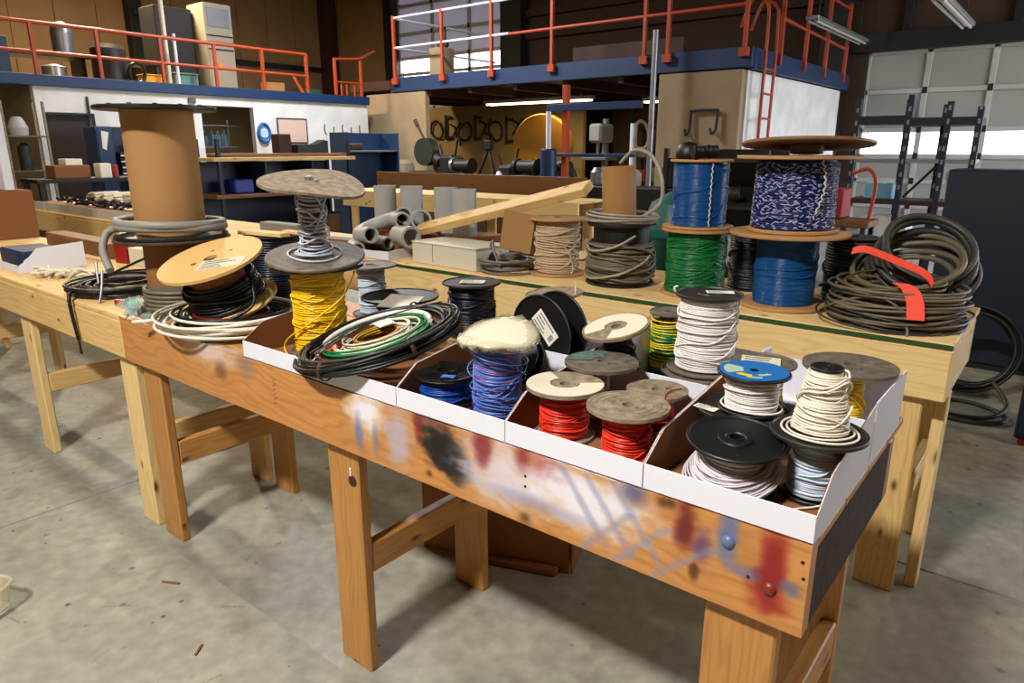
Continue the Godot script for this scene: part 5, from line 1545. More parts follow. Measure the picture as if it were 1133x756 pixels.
	for s in [-1.0, 1.0]: part("frame", bx(Vector3(0.004, 0, s * 0.32), Vector3(0.024, 0.46, 0.02), 0.002), M.dark_plastic, wb)
	for s in [-1.0, 1.0]: part("frame", bx(Vector3(0.004, s * 0.22, 0), Vector3(0.024, 0.02, 0.62), 0.002), M.dark_plastic, wb)
	solo("switch_box", bx(Vector3(0.02, 0, 0), Vector3(0.04, 0.09, 0.12), 0.004), M.grey_plastic, "small grey switch box high on the white office wall", "switch box", Vector3(X, 2.38, -6.27))
	solo("conduit_pipe", bx(Vector3(0.015, 0, 0), Vector3(0.03, 0.25, 0.03), 0.004), M.dark_plastic, "short dark conduit above the brown door", "conduit", Vector3(X, 2.23, -4.63))
	var tgs := ["first", "second", "third", "fourth", "fifth"]
	for k in 5:
		b = B.new()
		b.tube(smooth_path([Vector3(0.01, 0.08, 0), Vector3(0.02, 0.02, 0.02), Vector3(0.012, -0.08, 0.0), Vector3(0.02, -0.12, -0.03)]), 0.010, 6)
		solo("hanging_tool", b, M.dark_steel, "small tool hung on the white wall, %s from the notice board" % tgs[k], "tool", Vector3(X + 0.01, 1.98 - 0.05 * (k % 2), -8.95 - 0.22 * k), 0, "tools on the white wall")
	# blue locker, bin rack and bench of cartons in front of the office
	var lk := thing("blue_locker", "narrow blue locker standing beside the brown door", "locker", Vector3(-11.25, 0, -4.42))
	part("carcass", bx(Vector3(0, 0.95, 0), Vector3(0.4, 1.9, 0.24), 0.01), M.mid_blue, lk)
	part("door", bx(Vector3(0.205, 0.95, 0), Vector3(0.012, 1.82, 0.2), 0.004), M.mid_blue, lk)
	b = B.new()
	b.slab(PackedVector2Array([Vector2(-0.05, -0.12), Vector2(0.0, -0.15), Vector2(0.06, 0.1), Vector2(-0.04, 0.12)]), 0.004)
	var pp := part("paper", b, M.paper_white, lk)
	pp.position = Vector3(0.215, 1.72, 0.0)
	pp.rotation.y = PI / 2
	var rk := thing("bin_rack", "blue rack with rows of white-edged parts bins beside the locker", "rack", Vector3(-11.1, 0, -4.83))
	part("back", bx(Vector3(-0.1, 1.0, 0), Vector3(0.04, 1.8, 0.52), 0.004), M.dark_blue, rk)
	for r in 5:
		for c in 5:
			var bn := part("bin", bx(Vector3(0.0, 1.17 + r * 0.085, -0.2 + c * 0.1), Vector3(0.16, 0.07, 0.09), 0.006), M.dark_blue, rk)
			part("label", bx(Vector3(0.082, 1.155 + r * 0.085, -0.2 + c * 0.1), Vector3(0.003, 0.02, 0.07), 0.0), M.paper_white, bn)
	for s in [-1.0, 1.0]: part("post", bx(Vector3(-0.1, 0.95, s * 0.27), Vector3(0.05, 1.9, 0.03), 0.003), M.mid_blue, rk)
	solo("white_bag", bx(Vector3(0, 0.06, 0), Vector3(0.2, 0.12, 0.2), 0.05), M.card_white, "crumpled white bag on top of the parts bins", "bag", Vector3(-11.05, 1.546, -4.8))
	var tb := thing("dark_bench", "dark bench with cartons in front of the office", "bench", Vector3(-10.3, 0, -3.9))
	part("top", bx(Vector3(0, 1.2, 0), Vector3(0.6, 0.05, 1.5), 0.004), M.dark_steel, tb)
	for s in [-1.0, 1.0]:
		for e in [-1.0, 1.0]: part("leg", bx(Vector3(s * 0.26, 0.587, e * 0.7), Vector3(0.06, 1.175, 0.06), 0.003), M.dark_steel, tb)
	solo("carton", bx(Vector3(0, 0.08, 0), Vector3(0.3, 0.16, 0.42), 0.006), M.kraft, "brown carton on the dark bench before the office", "carton", Vector3(-10.3, 1.226, -3.62))
	solo("carton", bx(Vector3(0, 0.09, 0), Vector3(0.2, 0.18, 0.14), 0.006), M.paper_white, "white carton on the dark bench before the office", "carton", Vector3(-10.15, 1.226, -3.98))
	solo("carton", bx(Vector3(0, 0.04, 0), Vector3(0.24, 0.08, 0.2), 0.006), M.paper_white, "flat white carton on top of the brown carton", "carton", Vector3(-10.3, 1.387, -3.66))
	solo("red_tin", bx(Vector3(0, 0.08, 0), Vector3(0.12, 0.16, 0.05), 0.006), M.red_paint, "thin red tin beside the white carton on the dark bench", "tin", Vector3(-10.15, 1.226, -4.13))
	solo("green_tin", bx(Vector3(0, 0.05, 0), Vector3(0.12, 0.10, 0.16), 0.03), mat("pale_green", Color(0.50, 0.58, 0.36), 0.5), "pale green packet at the end of the dark bench", "packet", Vector3(-10.2, 1.226, -4.4))
	# steel rack with gear at the far left
	var eq := thing("gear_rack", "steel rack of grey gear at the far left beyond the white panel", "rack", Vector3(-11.2, 0, -3.45))
	for y in [0.6, 1.3, 1.75]: part("shelf_board", bx(Vector3(0, y, 0), Vector3(0.4, 0.02, 0.5), 0.002), M.grey_plastic, eq)
	for s in [-1.0, 1.0]:
		for e in [-1.0, 1.0]: part("post", bx(Vector3(s * 0.18, 1.1, e * 0.24), Vector3(0.03, 2.2, 0.03), 0.002), M.taupe, eq)
	b = B.new()
	b.lathe([Vector2(0, 0), Vector2(0.11, 0), Vector2(0.12, 0.1), Vector2(0.08, 0.2), Vector2(0.05, 0.24), Vector2(0, 0.24)], 18)
	solo("canister", b, M.pvc, "grey canister on the upper shelf of the gear rack", "canister", Vector3(-11.15, 1.761, -3.4))
	b = B.new()
	b.lathe([Vector2(0, 0), Vector2(0.08, 0), Vector2(0.08, 0.30), Vector2(0.03, 0.36), Vector2(0, 0.36)], 18)
	solo("gas_bottle", b, M.machine_green, "dull green gas bottle on the gear rack", "gas bottle", Vector3(-11.12, 1.311, -3.42))
	# timber shelf and blue cabinet standing before the white wall
	var sh := thing("timber_rack", "long rack with stacked timber boards in front of the white wall", "rack", Vector3(-9.5, 0, -6.2))
	for s in [-1.1, 1.1]:
		for e in [-1.0, 1.0]: part("post", bx(Vector3(e * 0.28, 0.86, s), Vector3(0.05, 1.72, 0.05), 0.003), M.dark_blue, sh)
	part("shelf_board", bx(Vector3(0, 1.45, 0), Vector3(0.66, 0.05, 2.4), 0.004), M.pine2, sh)
	part("shelf_board", bx(Vector3(0, 0.95, 0), Vector3(0.66, 0.05, 2.4), 0.004), M.brown_board, sh)
	part("back_panel", bx(Vector3(-0.31, 0.80, 0), Vector3(0.02, 1.22, 2.3), 0.002), M.dark_blue, sh)
	for s in [-0.4, 0.4]: part("divider", bx(Vector3(0, 1.20, s), Vector3(0.6, 0.44, 0.03), 0.002), M.dark_blue, sh)
	for q in [["dark crate low on the timber rack, left", -5.43, 0.55, M.machine], ["navy crate low on the timber rack, middle", -6.1, 0.5, M.dark_blue], ["brown crate low on the timber rack, right", -6.83, 0.6, M.brown_board]]:
		var ck := thing("low_crate", q[0], "crate", Vector3(-9.45, 0, q[1]))
		part("body", bx(Vector3(0, q[2] / 2, 0), Vector3(0.4, q[2], 0.5), 0.01), q[3], ck)
		part("rim", bx(Vector3(0, q[2] + 0.01, 0), Vector3(0.42, 0.02, 0.52), 0.004), M.dark_steel, ck)
	for k in 3: solo("timber_board", bx(Vector3(0, 0.025, 0), Vector3(0.13, 0.05, 2.3 - 0.1 * k), 0.004), [M.brown_board, M.amber2, M.brown_board][k], ["brown board on the timber rack, at the front", "amber board on the timber rack, in the middle", "brown board on the timber rack, at the back"][k], "board", Vector3(-9.36 - 0.14 * k, 1.476, -6.2 - 0.02 * k), 0.0, "boards on the timber rack")
	solo("blue_tub", bx(Vector3(0, 0.1, 0), Vector3(0.3, 0.2, 0.3), 0.02), mat("tub_blue", Color(0.05, 0.16, 0.55), 0.4), "bright blue tub on the lower shelf of the timber rack", "tub", Vector3(-9.45, 0.976, -5.5))
	solo("orange_tub", bx(Vector3(0, 0.11, 0), Vector3(0.3, 0.22, 0.25), 0.02), M.rust_brown, "rust-coloured tub beside the bright blue tub", "tub", Vector3(-9.45, 0.976, -5.95))
	solo("white_tub", bx(Vector3(0, 0.12, 0), Vector3(0.3, 0.24, 0.3), 0.02), M.card_white, "white tub at the right end of the timber rack", "tub", Vector3(-9.45, 0.976, -7.1))
	solo("brown_crate", bx(Vector3(0, 0.14, 0), Vector3(0.2, 0.28, 0.22), 0.01), M.rust_brown, "dark brown crate on the timber rack before the notice board", "crate", Vector3(-9.6, 1.5275, -6.35))
	b = B.new()
	b.slab(PackedVector2Array([Vector2(-0.25, 0), Vector2(0.25, 0), Vector2(0.26, 0.20), Vector2(0.1, 0.13), Vector2(-0.25, 0.12)]), 0.2)
	solo("black_case", b, M.w_black, "black case with a raised end on the timber rack", "case", Vector3(-9.5, 1.5275, -6.75), PI / 2)
	var cb := thing("blue_cabinet", "dark blue cabinet with a shelf standing right of the timber rack", "cabinet", Vector3(-10.0, 0, -8.3))
	part("back", bx(Vector3(-0.22, 0.93, 0), Vector3(0.04, 1.86, 1.1), 0.004), M.mid_blue, cb)
	part("side", bx(Vector3(0, 0.93, 0.56), Vector3(0.48, 1.86, 0.03), 0.004), M.mid_blue, cb)
	part("side", bx(Vector3(0, 0.93, -0.56), Vector3(0.48, 1.86, 0.03), 0.004), M.mid_blue, cb)
	for y in [0.05, 0.9, 1.55]: part("shelf", bx(Vector3(0, y, 0), Vector3(0.46, 0.03, 1.09), 0.003), M.galv if y > 1.5 else M.mid_blue, cb)
	solo("dark_motor", bx(Vector3(0, 0.06, 0), Vector3(0.2, 0.12, 0.28), 0.03), M.rust_brown, "small dark motor on the shelf of the blue cabinet", "motor", Vector3(-9.95, 1.566, -8.0))
	# railing on the office deck
	var rl := thing("railing", "orange railing with two rails along the office deck", "railing", Vector3(-12.0, 2.6, 0))
	var zs := [-3.1, -4.02, -4.89, -5.84, -6.76, -7.67, -8.61]
	for z in zs: part("post", bx(Vector3(0.02, 0.37, z), Vector3(0.05, 0.72, 0.05), 0.004), M.rail_orange, rl)
	rail(rl, [Vector3(0.02, 0.72, -2.7), Vector3(0.02, 0.72, -8.61)], 0.027, M.rail_orange)
	rail(rl, [Vector3(0.02, 0.33, -2.7), Vector3(0.02, 0.33, -8.61)], 0.024, M.rail_orange)
	part("kick_brace", bx(Vector3(-0.12, 0.18, -8.5), Vector3(0.04, 0.46, 0.04), 0.003, Basis(Vector3(0, 0, 1), 0.7)), M.rail_orange, rl)
	var gt := thing("railing", "orange stair gate frame at the right end of the office deck", "railing", Vector3(-12.0, 2.6, 0))
	for z in [-9.28, -9.93]: part("post", bx(Vector3(0.02, 0.36, z), Vector3(0.05, 0.72, 0.05), 0.004), M.rail_orange, gt)
	for z in [-9.42, -9.55, -9.75]: part("baluster", bx(Vector3(0.02, 0.12, z), Vector3(0.03, 0.24, 0.03), 0.004), M.rail_orange, gt)
	rail(gt, [Vector3(0.02, 0.70, -9.28), Vector3(0.02, 0.76, -9.93), Vector3(-0.3, 1.0, -10.6)], 0.025, M.rail_orange)
	rail(gt, [Vector3(0.02, 0.28, -9.28), Vector3(0.02, 0.28, -9.93)], 0.02, M.rail_orange)
	# what is kept on the office deck
	var Y := 2.601
	var fc := thing("metal_cabinet", "tall pale grey cabinet standing on the office deck", "cabinet", Vector3(-13.5, Y, -7.6))
	part("carcass", bx(Vector3(0, 0.8, 0), Vector3(0.6, 1.6, 0.55), 0.01), mat("cab_grey", Color(0.60, 0.57, 0.50), 0.5), fc)
	part("door", bx(Vector3(0.305, 0.38, 0), Vector3(0.015, 0.7, 0.5), 0.004), M.cab_grey, fc)
	part("vent_grille", bx(Vector3(0.305, 1.36, 0.0), Vector3(0.015, 0.34, 0.44), 0.004), M.galv, fc)
	for k in 3: part("shelf_edge", bx(Vector3(0.31, 0.80 + 0.12 * k, 0), Vector3(0.02, 0.02, 0.5), 0.002), M.dark_steel, fc)
	b = B.new()
	b.cyl(Vector3(0.31, 0.52, 0.06), Vector3(0.33, 0.52, 0.06), 0.05, -1, 16)
	part("yellow_knob", b, M.bin_yellow, fc)
	solo("dark_locker", bx(Vector3(0, 0.75, 0), Vector3(0.6, 1.5, 0.7), 0.01), M.dark_steel, "dark locker left of the pale cabinet on the office deck", "locker", Vector3(-13.9, Y, -6.95))
	var td := thing("storage_tub", "pale aqua lidded tub behind the office railing", "tub", Vector3(-12.7, Y, -6.5))
	part("body", bx(Vector3(0, 0.12, 0), Vector3(0.4, 0.22, 0.42), 0.02), M.aqua, td)
	part("lid", bx(Vector3(0, 0.245, 0), Vector3(0.42, 0.03, 0.44), 0.008), M.aqua, td)
	var yt := thing("storage_tub", "yellow tub behind the office railing", "tub", Vector3(-12.7, Y, -5.98))
	part("body", bx(Vector3(0, 0.09, 0), Vector3(0.3, 0.18, 0.34), 0.015), M.bin_yellow, yt)
	part("lid", bx(Vector3(0, 0.19, 0), Vector3(0.32, 0.02, 0.36), 0.005), M.bin_yellow, yt)
	b = B.new()
	b.lathe([Vector2(0, 0), Vector2(0.16, 0), Vector2(0.17, 0.03), Vector2(0.17, 0.20), Vector2(0.175, 0.21), Vector2(0.05, 0.25), Vector2(0, 0.25)], 24)
	solo("stock_pot", b, M.steel, "shiny steel stock pot on the office deck", "pot", Vector3(-12.7, Y, -4.5))
	b = B.new()
	b.lathe([Vector2(0, 0), Vector2(0.15, 0), Vector2(0.16, 0.35), Vector2(0.13, 0.47), Vector2(0.05, 0.52), Vector2(0, 0.52)], 24)
	solo("steel_can", b, M.galv, "tall grey can on the dark shelf of the office deck", "can", Vector3(-13.3, Y + 0.441, -4.9))
	part("top", bx(Vector3(0, 0.42, 0), Vector3(0.6, 0.04, 2.6), 0.004), M.dark_steel, thing("deck_shelf", "low dark shelf on the office deck behind the steel pot", "shelf", Vector3(-13.35, Y, -5.1)))
	var ds: Node3D = get_node("deck_shelf")
	for s in [-1.2, 0.0, 1.2]: part("leg", bx(Vector3(0, 0.2, s), Vector3(0.5, 0.4, 0.05), 0.004), M.dark_steel, ds)
	b = B.new()
	b.lathe([Vector2(0, 0), Vector2(0.22, 0), Vector2(0.26, 0.06), Vector2(0.26, 0.55), Vector2(0.2, 0.62), Vector2(0, 0.62)], 24)
	solo("water_heater", b, M.dark_plastic, "dark round drum left of the yellow tub on the deck", "drum", Vector3(-12.75, Y, -5.35))
	b = B.new()
	b.tube(ring(0.16, 30, 0.03, 0, 0), 0.03, 8, true)
	var hc := solo("hose_coil", b, M.w_black, "black hose coil leaning beside the yellow tub", "hose coil", Vector3(-12.5, Y + 0.19, -5.66), 0)
	hc.rotation = Vector3(0.3, 0.3, 1.35)
	b = B.new()
	b.cyl(Vector3(0, 0, 0), Vector3(0.15, 2.6, 0.08), 0.035, -1, 10)
	solo("leaning_pole", b, M.paper, "long pale pole leaning up from the office deck", "pole", Vector3(-12.35, Y, -6.12))
	b = B.new()
	b.cyl(Vector3(0, 0.0, 0), Vector3(0, 0.86, 0), 0.025, -1, 10)
	solo("white_pipe", b, M.card_white, "short white upright pipe on the office deck", "pipe", Vector3(-12.4, Y, -6.3))
	b = B.new()
	b.box(Vector3(0, 0.05, 0), Vector3(0.12, 0.10, 0.2), 0.01)
	b.cyl(Vector3(0.06, 0.05, 0), Vector3(0.13, 0.04, 0.0), 0.035, -1, 12)
	solo("flood_lamp", b, M.dark_plastic, "small grey flood lamp fixed to the dark column above the deck", "flood lamp", Vector3(-20.3, 5.0, -9.4))
	solo("kraft_carton", bx(Vector3(0, 0.11, 0), Vector3(0.3, 0.22, 0.34), 0.006), M.kraft_tube, "brown carton behind the end of the office railing", "carton", Vector3(-12.6, Y, -8.25))
	solo("green_crate", bx(Vector3(0, 0.07, 0), Vector3(0.3, 0.14, 0.26), 0.01), M.teal_bin, "low teal crate between railing and stair gate", "crate", Vector3(-12.5, Y, -9.05))
	solo("blue_board", bx(Vector3(0, 0.3, 0), Vector3(0.1, 0.6, 0.9), 0.006), M.mid_blue, "blue panel at the left end of the office deck", "panel", Vector3(-12.8, Y, -3.5))

func build_mezzanine():
	var Z := -10.4
	# deck with its blue beams
	structure("ceiling_mezzanine", bb(Vector3(-13.0, 2.78, -15.9), Vector3(-4.02, 2.97, Z - 0.06), 0.004), M.rust_brown)
	var dk: Node3D = get_node("ceiling_mezzanine")
	part("edge_beam", bb(Vector3(-11.55, 2.72, Z - 0.06), Vector3(-3.97, 3.0, Z + 0.02), 0.006), M.beam_blue, dk)
	part("edge_beam", bb(Vector3(-4.02, 2.70, -15.5), Vector3(-3.955, 2.99, Z - 0.061), 0.006), M.beam_blue, dk)
	for i in 8: part("joist", bb(Vector3(-12.8 + i * 1.1, 2.62, -15.8), Vector3(-12.7 + i * 1.1, 2.78, Z - 0.07)), M.rust_brown, dk)
	# walls below
	structure("wall_mezzanine", bb(Vector3(-12.4, 0, Z - 0.12), Vector3(-10.6, 2.70, Z), 0.004), M.wall_tan)
	var w: Node3D = get_node("wall_mezzanine")
	part("wall_panel", bb(Vector3(-15.0, 0, -13.72), Vector3(-8.9, 2.62, -13.6), 0.003), mat("wall_yellowed", Color(0.62, 0.52, 0.33), 0.85, 0, "panel", 0.3), w)
	part("wall_panel", bb(Vector3(-5.42, 0, Z - 0.12), Vector3(-4.1, 2.70, Z), 0.003), M.wall_tan, w)
	part("wall_panel", bb(Vector3(-4.14, 0, -15.4), Vector3(-4.06, 2.69, Z - 0.121), 0.003), M.wall_white, w)
	part("wall_panel", bb(Vector3(-5.42, 0, -15.4), Vector3(-5.3, 2.69, Z - 0.121), 0.003), M.wall_tan, w)
	part("wall_panel", bb(Vector3(-8.9, 0, -15.0), Vector3(-5.43, 2.62, -14.9), 0.003), M.panel_brown, w)
	# hook bracket on the tan wall
	var hk := B.new()
	hk.tube(smooth_path([Vector3(-0.30, -0.12, 0.05), Vector3(-0.26, -0.19, 0.10), Vector3(-0.22, -0.12, 0.06), Vector3(-0.21, 0.12, 0.05), Vector3(-0.18, 0.155, 0.05), Vector3(0.18, 0.155, 0.05), Vector3(0.21, 0.12, 0.05), Vector3(0.20, -0.12, 0.06), Vector3(0.16, -0.18, 0.10), Vector3(0.11, -0.11, 0.06)]), 0.022, 8)
	solo("hook_bracket", hk, M.dark_steel, "dark bent hook bracket on the tan wall below the blue beam", "hook", Vector3(-4.62, 1.99, Z))
	# fluorescent fitting under the deck
	for q in [["lit fluorescent lamp hanging under the mezzanine", Vector3(-9.0, 2.50, -12.0), 2.7, 4.5], ["short lit fluorescent lamp deep under the mezzanine", Vector3(-6.9, 2.52, -13.6), 1.0, 2.0]]:
		var lp := thing("fluorescent_lamp", q[0], "lamp", q[1])
		part("housing", bx(Vector3(0, 0.05, 0), Vector3(q[2], 0.07, 0.22), 0.01), M.door_frame, lp)
		for s in [-1.0, 1.0]:
			var b := B.new()
			b.cyl(Vector3(-q[2] * 0.48, 0.0, s * 0.06), Vector3(q[2] * 0.48, 0.0, s * 0.06), 0.02, -1, 10)
			part("tube", b, M.lamp_glow, lp)
		for s in [-1.0, 1.0]: part("hanger", bx(Vector3(s * q[2] * 0.4, 0.10, 0), Vector3(0.02, 0.05, 0.02), 0.002), M.steel, lp)
		var l := AreaLight3D.new()
		l.name = "fluorescent_light"
		l.area_size = Vector2(q[2] * 0.95, 0.16)
		l.light_energy = q[3]
		l.light_color = Color(1.0, 0.90, 0.68)
		l.shadow_enabled = true
		l.area_range = 30.0
		l.position = Vector3(0, -0.03, 0)
		l.rotation_degrees = Vector3(-90, 0, 0)
		lp.add_child(l)
	# gear hung on the back wall
	var nm := ["first", "second", "third", "fourth", "fifth", "sixth", "seventh", "eighth", "ninth"]
	for k in 9:
		var b := B.new()
		var s := 1.25 + 0.25 * sin(k * 2.1)
		if k % 3 == 0: b.tube(ring(0.17 * s, 22, 0.1, k, 0), 0.028, 6, true)
		elif k % 3 == 1:
			b.box(Vector3(0, 0, 0), Vector3(0.06, 0.05, 0.42 * s), 0.01)
			b.box(Vector3(0.10, 0, 0.17 * s), Vector3(0.22, 0.05, 0.06), 0.01)
			b.box(Vector3(0.10, 0, -0.17 * s), Vector3(0.22, 0.05, 0.06), 0.01)
		else:
			b.tube(smooth_path([Vector3(-0.18, 0, -0.15), Vector3(0.02, 0.02, -0.06), Vector3(-0.02, 0, 0.12), Vector3(0.14, 0, 0.22), Vector3(0.16, 0, 0.38)]), 0.026, 6)
			b.tube(smooth_path([Vector3(0.18, 0, -0.18), Vector3(0.0, -0.02, 0.0), Vector3(-0.14, 0, 0.2)]), 0.026, 6)
		var o := solo("hung_clamp", b, M.machine, "dark clamp or strap hung on the yellowed wall, %s from the left" % nm[k], "clamp", Vector3(-13.4 + 0.335 * k, 2.05 + 0.06 * sin(k * 1.7), -13.53))
		o.rotation = Vector3(PI / 2, 0, 0)
	# bench with machines
	var bn := thing("machine_bench", "long dark machine bench under the mezzanine", "bench", Vector3(-8.65, 0.07, -9.9))
	part("top", bx(Vector3(0, 0.94, 0), Vector3(4.5, 0.08, 0.7), 0.006), M.dark_steel, bn)
	part("front_panel", bx(Vector3(0, 0.5, 0.30), Vector3(4.4, 0.78, 0.03), 0.004), M.brown_board, bn)
	for s in [-1.0, 1.0]: part("end_panel", bx(Vector3(s * 2.2, 0.415, 0), Vector3(0.06, 0.97, 0.6), 0.004), M.dark_steel, bn)
	var sw := thing("chop_saw", "dull green chop saw with a raised handle on the machine bench", "saw", Vector3(-10.02, 1.051, -9.9))
	part("base", bx(Vector3(0, 0.06, 0), Vector3(0.7, 0.12, 0.5), 0.02), M.machine, sw)
	var b := B.new()
	b.cyl(Vector3(-0.05, 0.48, -0.06), Vector3(-0.05, 0.48, 0.12), 0.26, -1, 24)
	part("blade_guard", b, M.machine_green, sw)
	b = B.new()
	b.lathe([Vector2(0, -0.2), Vector2(0.11, -0.18), Vector2(0.12, 0.1), Vector2(0.08, 0.18), Vector2(0, 0.2)], 16, Vector3(0.15, 0.36, 0), Basis(Vector3(0, 0, 1), 1.2))
	part("motor", b, M.machine, sw)
	b = B.new()
	b.cyl(Vector3(-0.12, 0.70, 0), Vector3(-0.34, 1.02, 0), 0.025, -1, 8)
	b.cyl(Vector3(-0.30, 0.96, 0), Vector3(-0.38, 1.08, 0), 0.04, -1, 8)
	part("handle", b, M.rust_brown, sw)
	part("stand_arm", bx(Vector3(0.05, 0.24, -0.12), Vector3(0.12, 0.3, 0.1), 0.02, Basis(Vector3(0, 0, 1), 0.3)), M.machine, sw)
	b = B.new()
	b.lathe([Vector2(0, 0), Vector2(0.18, 0), Vector2(0.21, 0.1), Vector2(0.17, 0.26), Vector2(0.08, 0.33), Vector2(0, 0.33)], 20)
	solo("sack", b, M.taupe, "tan sack slumped left of the chop saw", "sack", Vector3(-10.63, 1.051, -9.8))
	for q in [["bench grinder with a pale guard on the machine bench", -9.05, 0.0], ["bench grinder with dark wheels by the yellow drum", -7.55, 0.0]]:
		var gr := thing("bench_grinder", q[0], "grinder", Vector3(q[1], 1.051, -9.8), q[2])
		part("base", bx(Vector3(0, 0.05, 0), Vector3(0.3, 0.1, 0.25), 0.01), M.machine, gr)
		b = B.new()
		b.cyl(Vector3(-0.16, 0.24, 0), Vector3(0.16, 0.24, 0), 0.11, -1, 20)
		part("motor", b, M.machine_green, gr)
		part("pedestal", bx(Vector3(0, 0.13, 0), Vector3(0.14, 0.1, 0.12), 0.01), M.machine, gr)
		for s in [-1.0, 1.0]:
			b = B.new()
			b.cyl(Vector3(s * 0.18, 0.24, 0), Vector3(s * 0.24, 0.24, 0), 0.14, -1, 22)
			part("wheel", b, M.galv if s < 0 and q[1] < -8.0 else M.machine, gr)
	var vs := thing("pipe_vise", "dark tripod pipe vise standing on the machine bench", "vise", Vector3(-8.50, 1.051, -9.9))
	for k in 3:
		b = B.new()
		var a := TAU * k / 3 + 0.5
		b.cyl(Vector3(cos(a) * 0.24, 0, sin(a) * 0.2), Vector3(0, 0.55, 0), 0.03, -1, 8)
		part("leg", b, M.machine, vs)
	part("jaw", bx(Vector3(0, 0.6, 0), Vector3(0.16, 0.18, 0.12), 0.02), M.machine, vs)
	for q in [["low dark machine housing left of the tripod vise", -9.48, 0.34, 0.42], ["dark machine housing with levers near the yellow drum", -7.02, 0.46, 0.34], ["wide dark machine housing between the grinders", -8.03, 0.34, 0.26]]:
		var mh := thing("machine_housing", q[0], "machine", Vector3(q[1], 1.051, -9.95))
		part("body", bx(Vector3(0, q[3] / 2, 0), Vector3(q[2], q[3], 0.4), 0.05), M.machine, mh)
		b = B.new()
		b.cyl(Vector3(0.1, q[3], 0), Vector3(0.22, q[3] + 0.28, 0.05), 0.02, -1, 8)
		part("lever", b, M.machine, mh)
		b = B.new()
		b.cyl(Vector3(-0.12, q[3] - 0.01, 0.1), Vector3(-0.2, q[3] + 0.2, 0.1), 0.02, -1, 8)
		part("lever", b, M.machine, mh)
	b = B.new()
	b.lathe([Vector2(0, 0), Vector2(0.05, 0), Vector2(0.06, 0.1), Vector2(0.02, 0.16), Vector2(0, 0.16)], 14)
	solo("white_jar", b, M.card_white, "small white jar on the machine bench", "jar", Vector3(-8.03, 1.051, -9.62))
	b = B.new()
	var arc := []
	for i in 14: arc.append(Vector3(cos(PI * i / 13.0) * 0.22, sin(PI * i / 13.0) * 0.30, 0))
	b.tube(arc, 0.07, 8)
	solo("green_hose", b, mat("hose_green", Color(0.03, 0.13, 0.09), 0.45), "dark green hose arched at the foot of the yellow drum", "hose", Vector3(-6.68, 1.051, -9.62))
	# yellow drum end
	var yd := thing("yellow_drum", "large yellow drum standing on edge under the mezzanine", "drum", Vector3(-8.9, 1.66, -12.1))
	b = B.new()
	b.lathe([Vector2(0, -0.15), Vector2(0.60, -0.15), Vector2(0.62, -0.13), Vector2(0.62, 0.13), Vector2(0.60, 0.15), Vector2(0, 0.15)], 44, Vector3.ZERO, Basis(Vector3(1, 0, 0), PI / 2))
	part("drum", b, M.mustard, yd)
	part("stand", bx(Vector3(0, -0.87, 0), Vector3(0.7, 1.57, 0.24), 0.01), M.dark_steel, yd)
	yd.rotation.y = 0.32
	# blue and orange gantry
	var ga := thing("gantry", "blue cross beams on an orange post before the machine bench", "gantry", Vector3(-6.2, 0, -9.0))
	part("post", bx(Vector3(0.0, 1.25, 0), Vector3(0.09, 2.5, 0.09), 0.006), M.rail_orange, ga)
	part("beam", bx(Vector3(0.5, 2.18, 0.06), Vector3(1.6, 0.10, 0.06), 0.006), M.beam_blue, ga)
	part("beam", bx(Vector3(0.42, 1.50, 0.06), Vector3(1.6, 0.05, 0.06), 0.006), M.beam_blue, ga)
	var bc := thing("blue_bollard", "blue round bollard carrying a white pole", "bollard", Vector3(-6.3, 0, -8.7))
	b = B.new()
	b.lathe([Vector2(0, 0), Vector2(0.12, 0), Vector2(0.12, 1.57), Vector2(0.11, 1.59), Vector2(0, 1.59)], 24)
	part("bollard", b, M.beam_blue, bc)
	b = B.new()
	b.cyl(Vector3(0, 1.59, 0), Vector3(0, 2.12, 0), 0.04, -1, 12)
	part("pole", b, M.card_white, bc)
	# clutter in the middle bay
	var dp := thing("drill_press", "grey drill press in the middle bay under the mezzanine", "drill press", Vector3(-6.75, 0, -10.95))
	part("base", bx(Vector3(0, 0.1, 0), Vector3(0.5, 0.2, 0.5), 0.02), M.machine, dp)
	b = B.new()
	b.cyl(Vector3(0, 0.2, -0.1), Vector3(0, 2.1, -0.1), 0.06, -1, 12)
	part("column", b, M.galv, dp)
	part("head", bx(Vector3(0, 1.85, 0.05), Vector3(0.26, 0.32, 0.45), 0.04), M.pvc, dp)
	part("table", bx(Vector3(0, 1.42, 0.08), Vector3(0.5, 0.05, 0.4), 0.01), M.galv, dp)
	b = B.new()
	b.cyl(Vector3(0, 1.50, 0.15), Vector3(0, 1.7, 0.15), 0.03, -1, 8)
	part("chuck", b, M.steel, dp)
	var sr := thing("steel_shelf", "dark steel shelf unit in the middle bay", "shelf", Vector3(-6.0, 0, -12.0))
	for y in [0.5, 1.0, 1.42, 1.95]: part("shelf_board", bx(Vector3(0, y, 0), Vector3(1.3, 0.03, 0.5), 0.003), M.dark_steel, sr)
	for s in [-1.0, 1.0]:
		for e in [-1.0, 1.0]: part("post", bx(Vector3(s * 0.64, 1.15, e * 0.24), Vector3(0.05, 2.3, 0.05), 0.003), M.dark_steel, sr)
	var cols := [M.pvc, M.rust_brown, M.bin_yellow, M.mid_blue, M.red_paint, M.taupe, M.card_grey, M.machine_green]
	var nn := ["grey box on the middle-bay shelf, leftmost of the upper row", "rust box on the middle-bay shelf, second of the upper row", "yellow box on the middle-bay shelf, third of the upper row", "blue box on the middle-bay shelf, rightmost of the upper row", "red box on the middle-bay shelf, leftmost of the lower row", "taupe box on the middle-bay shelf, second of the lower row", "pale grey box on the middle-bay shelf, third of the lower row", "green box on the middle-bay shelf, rightmost of the lower row"]
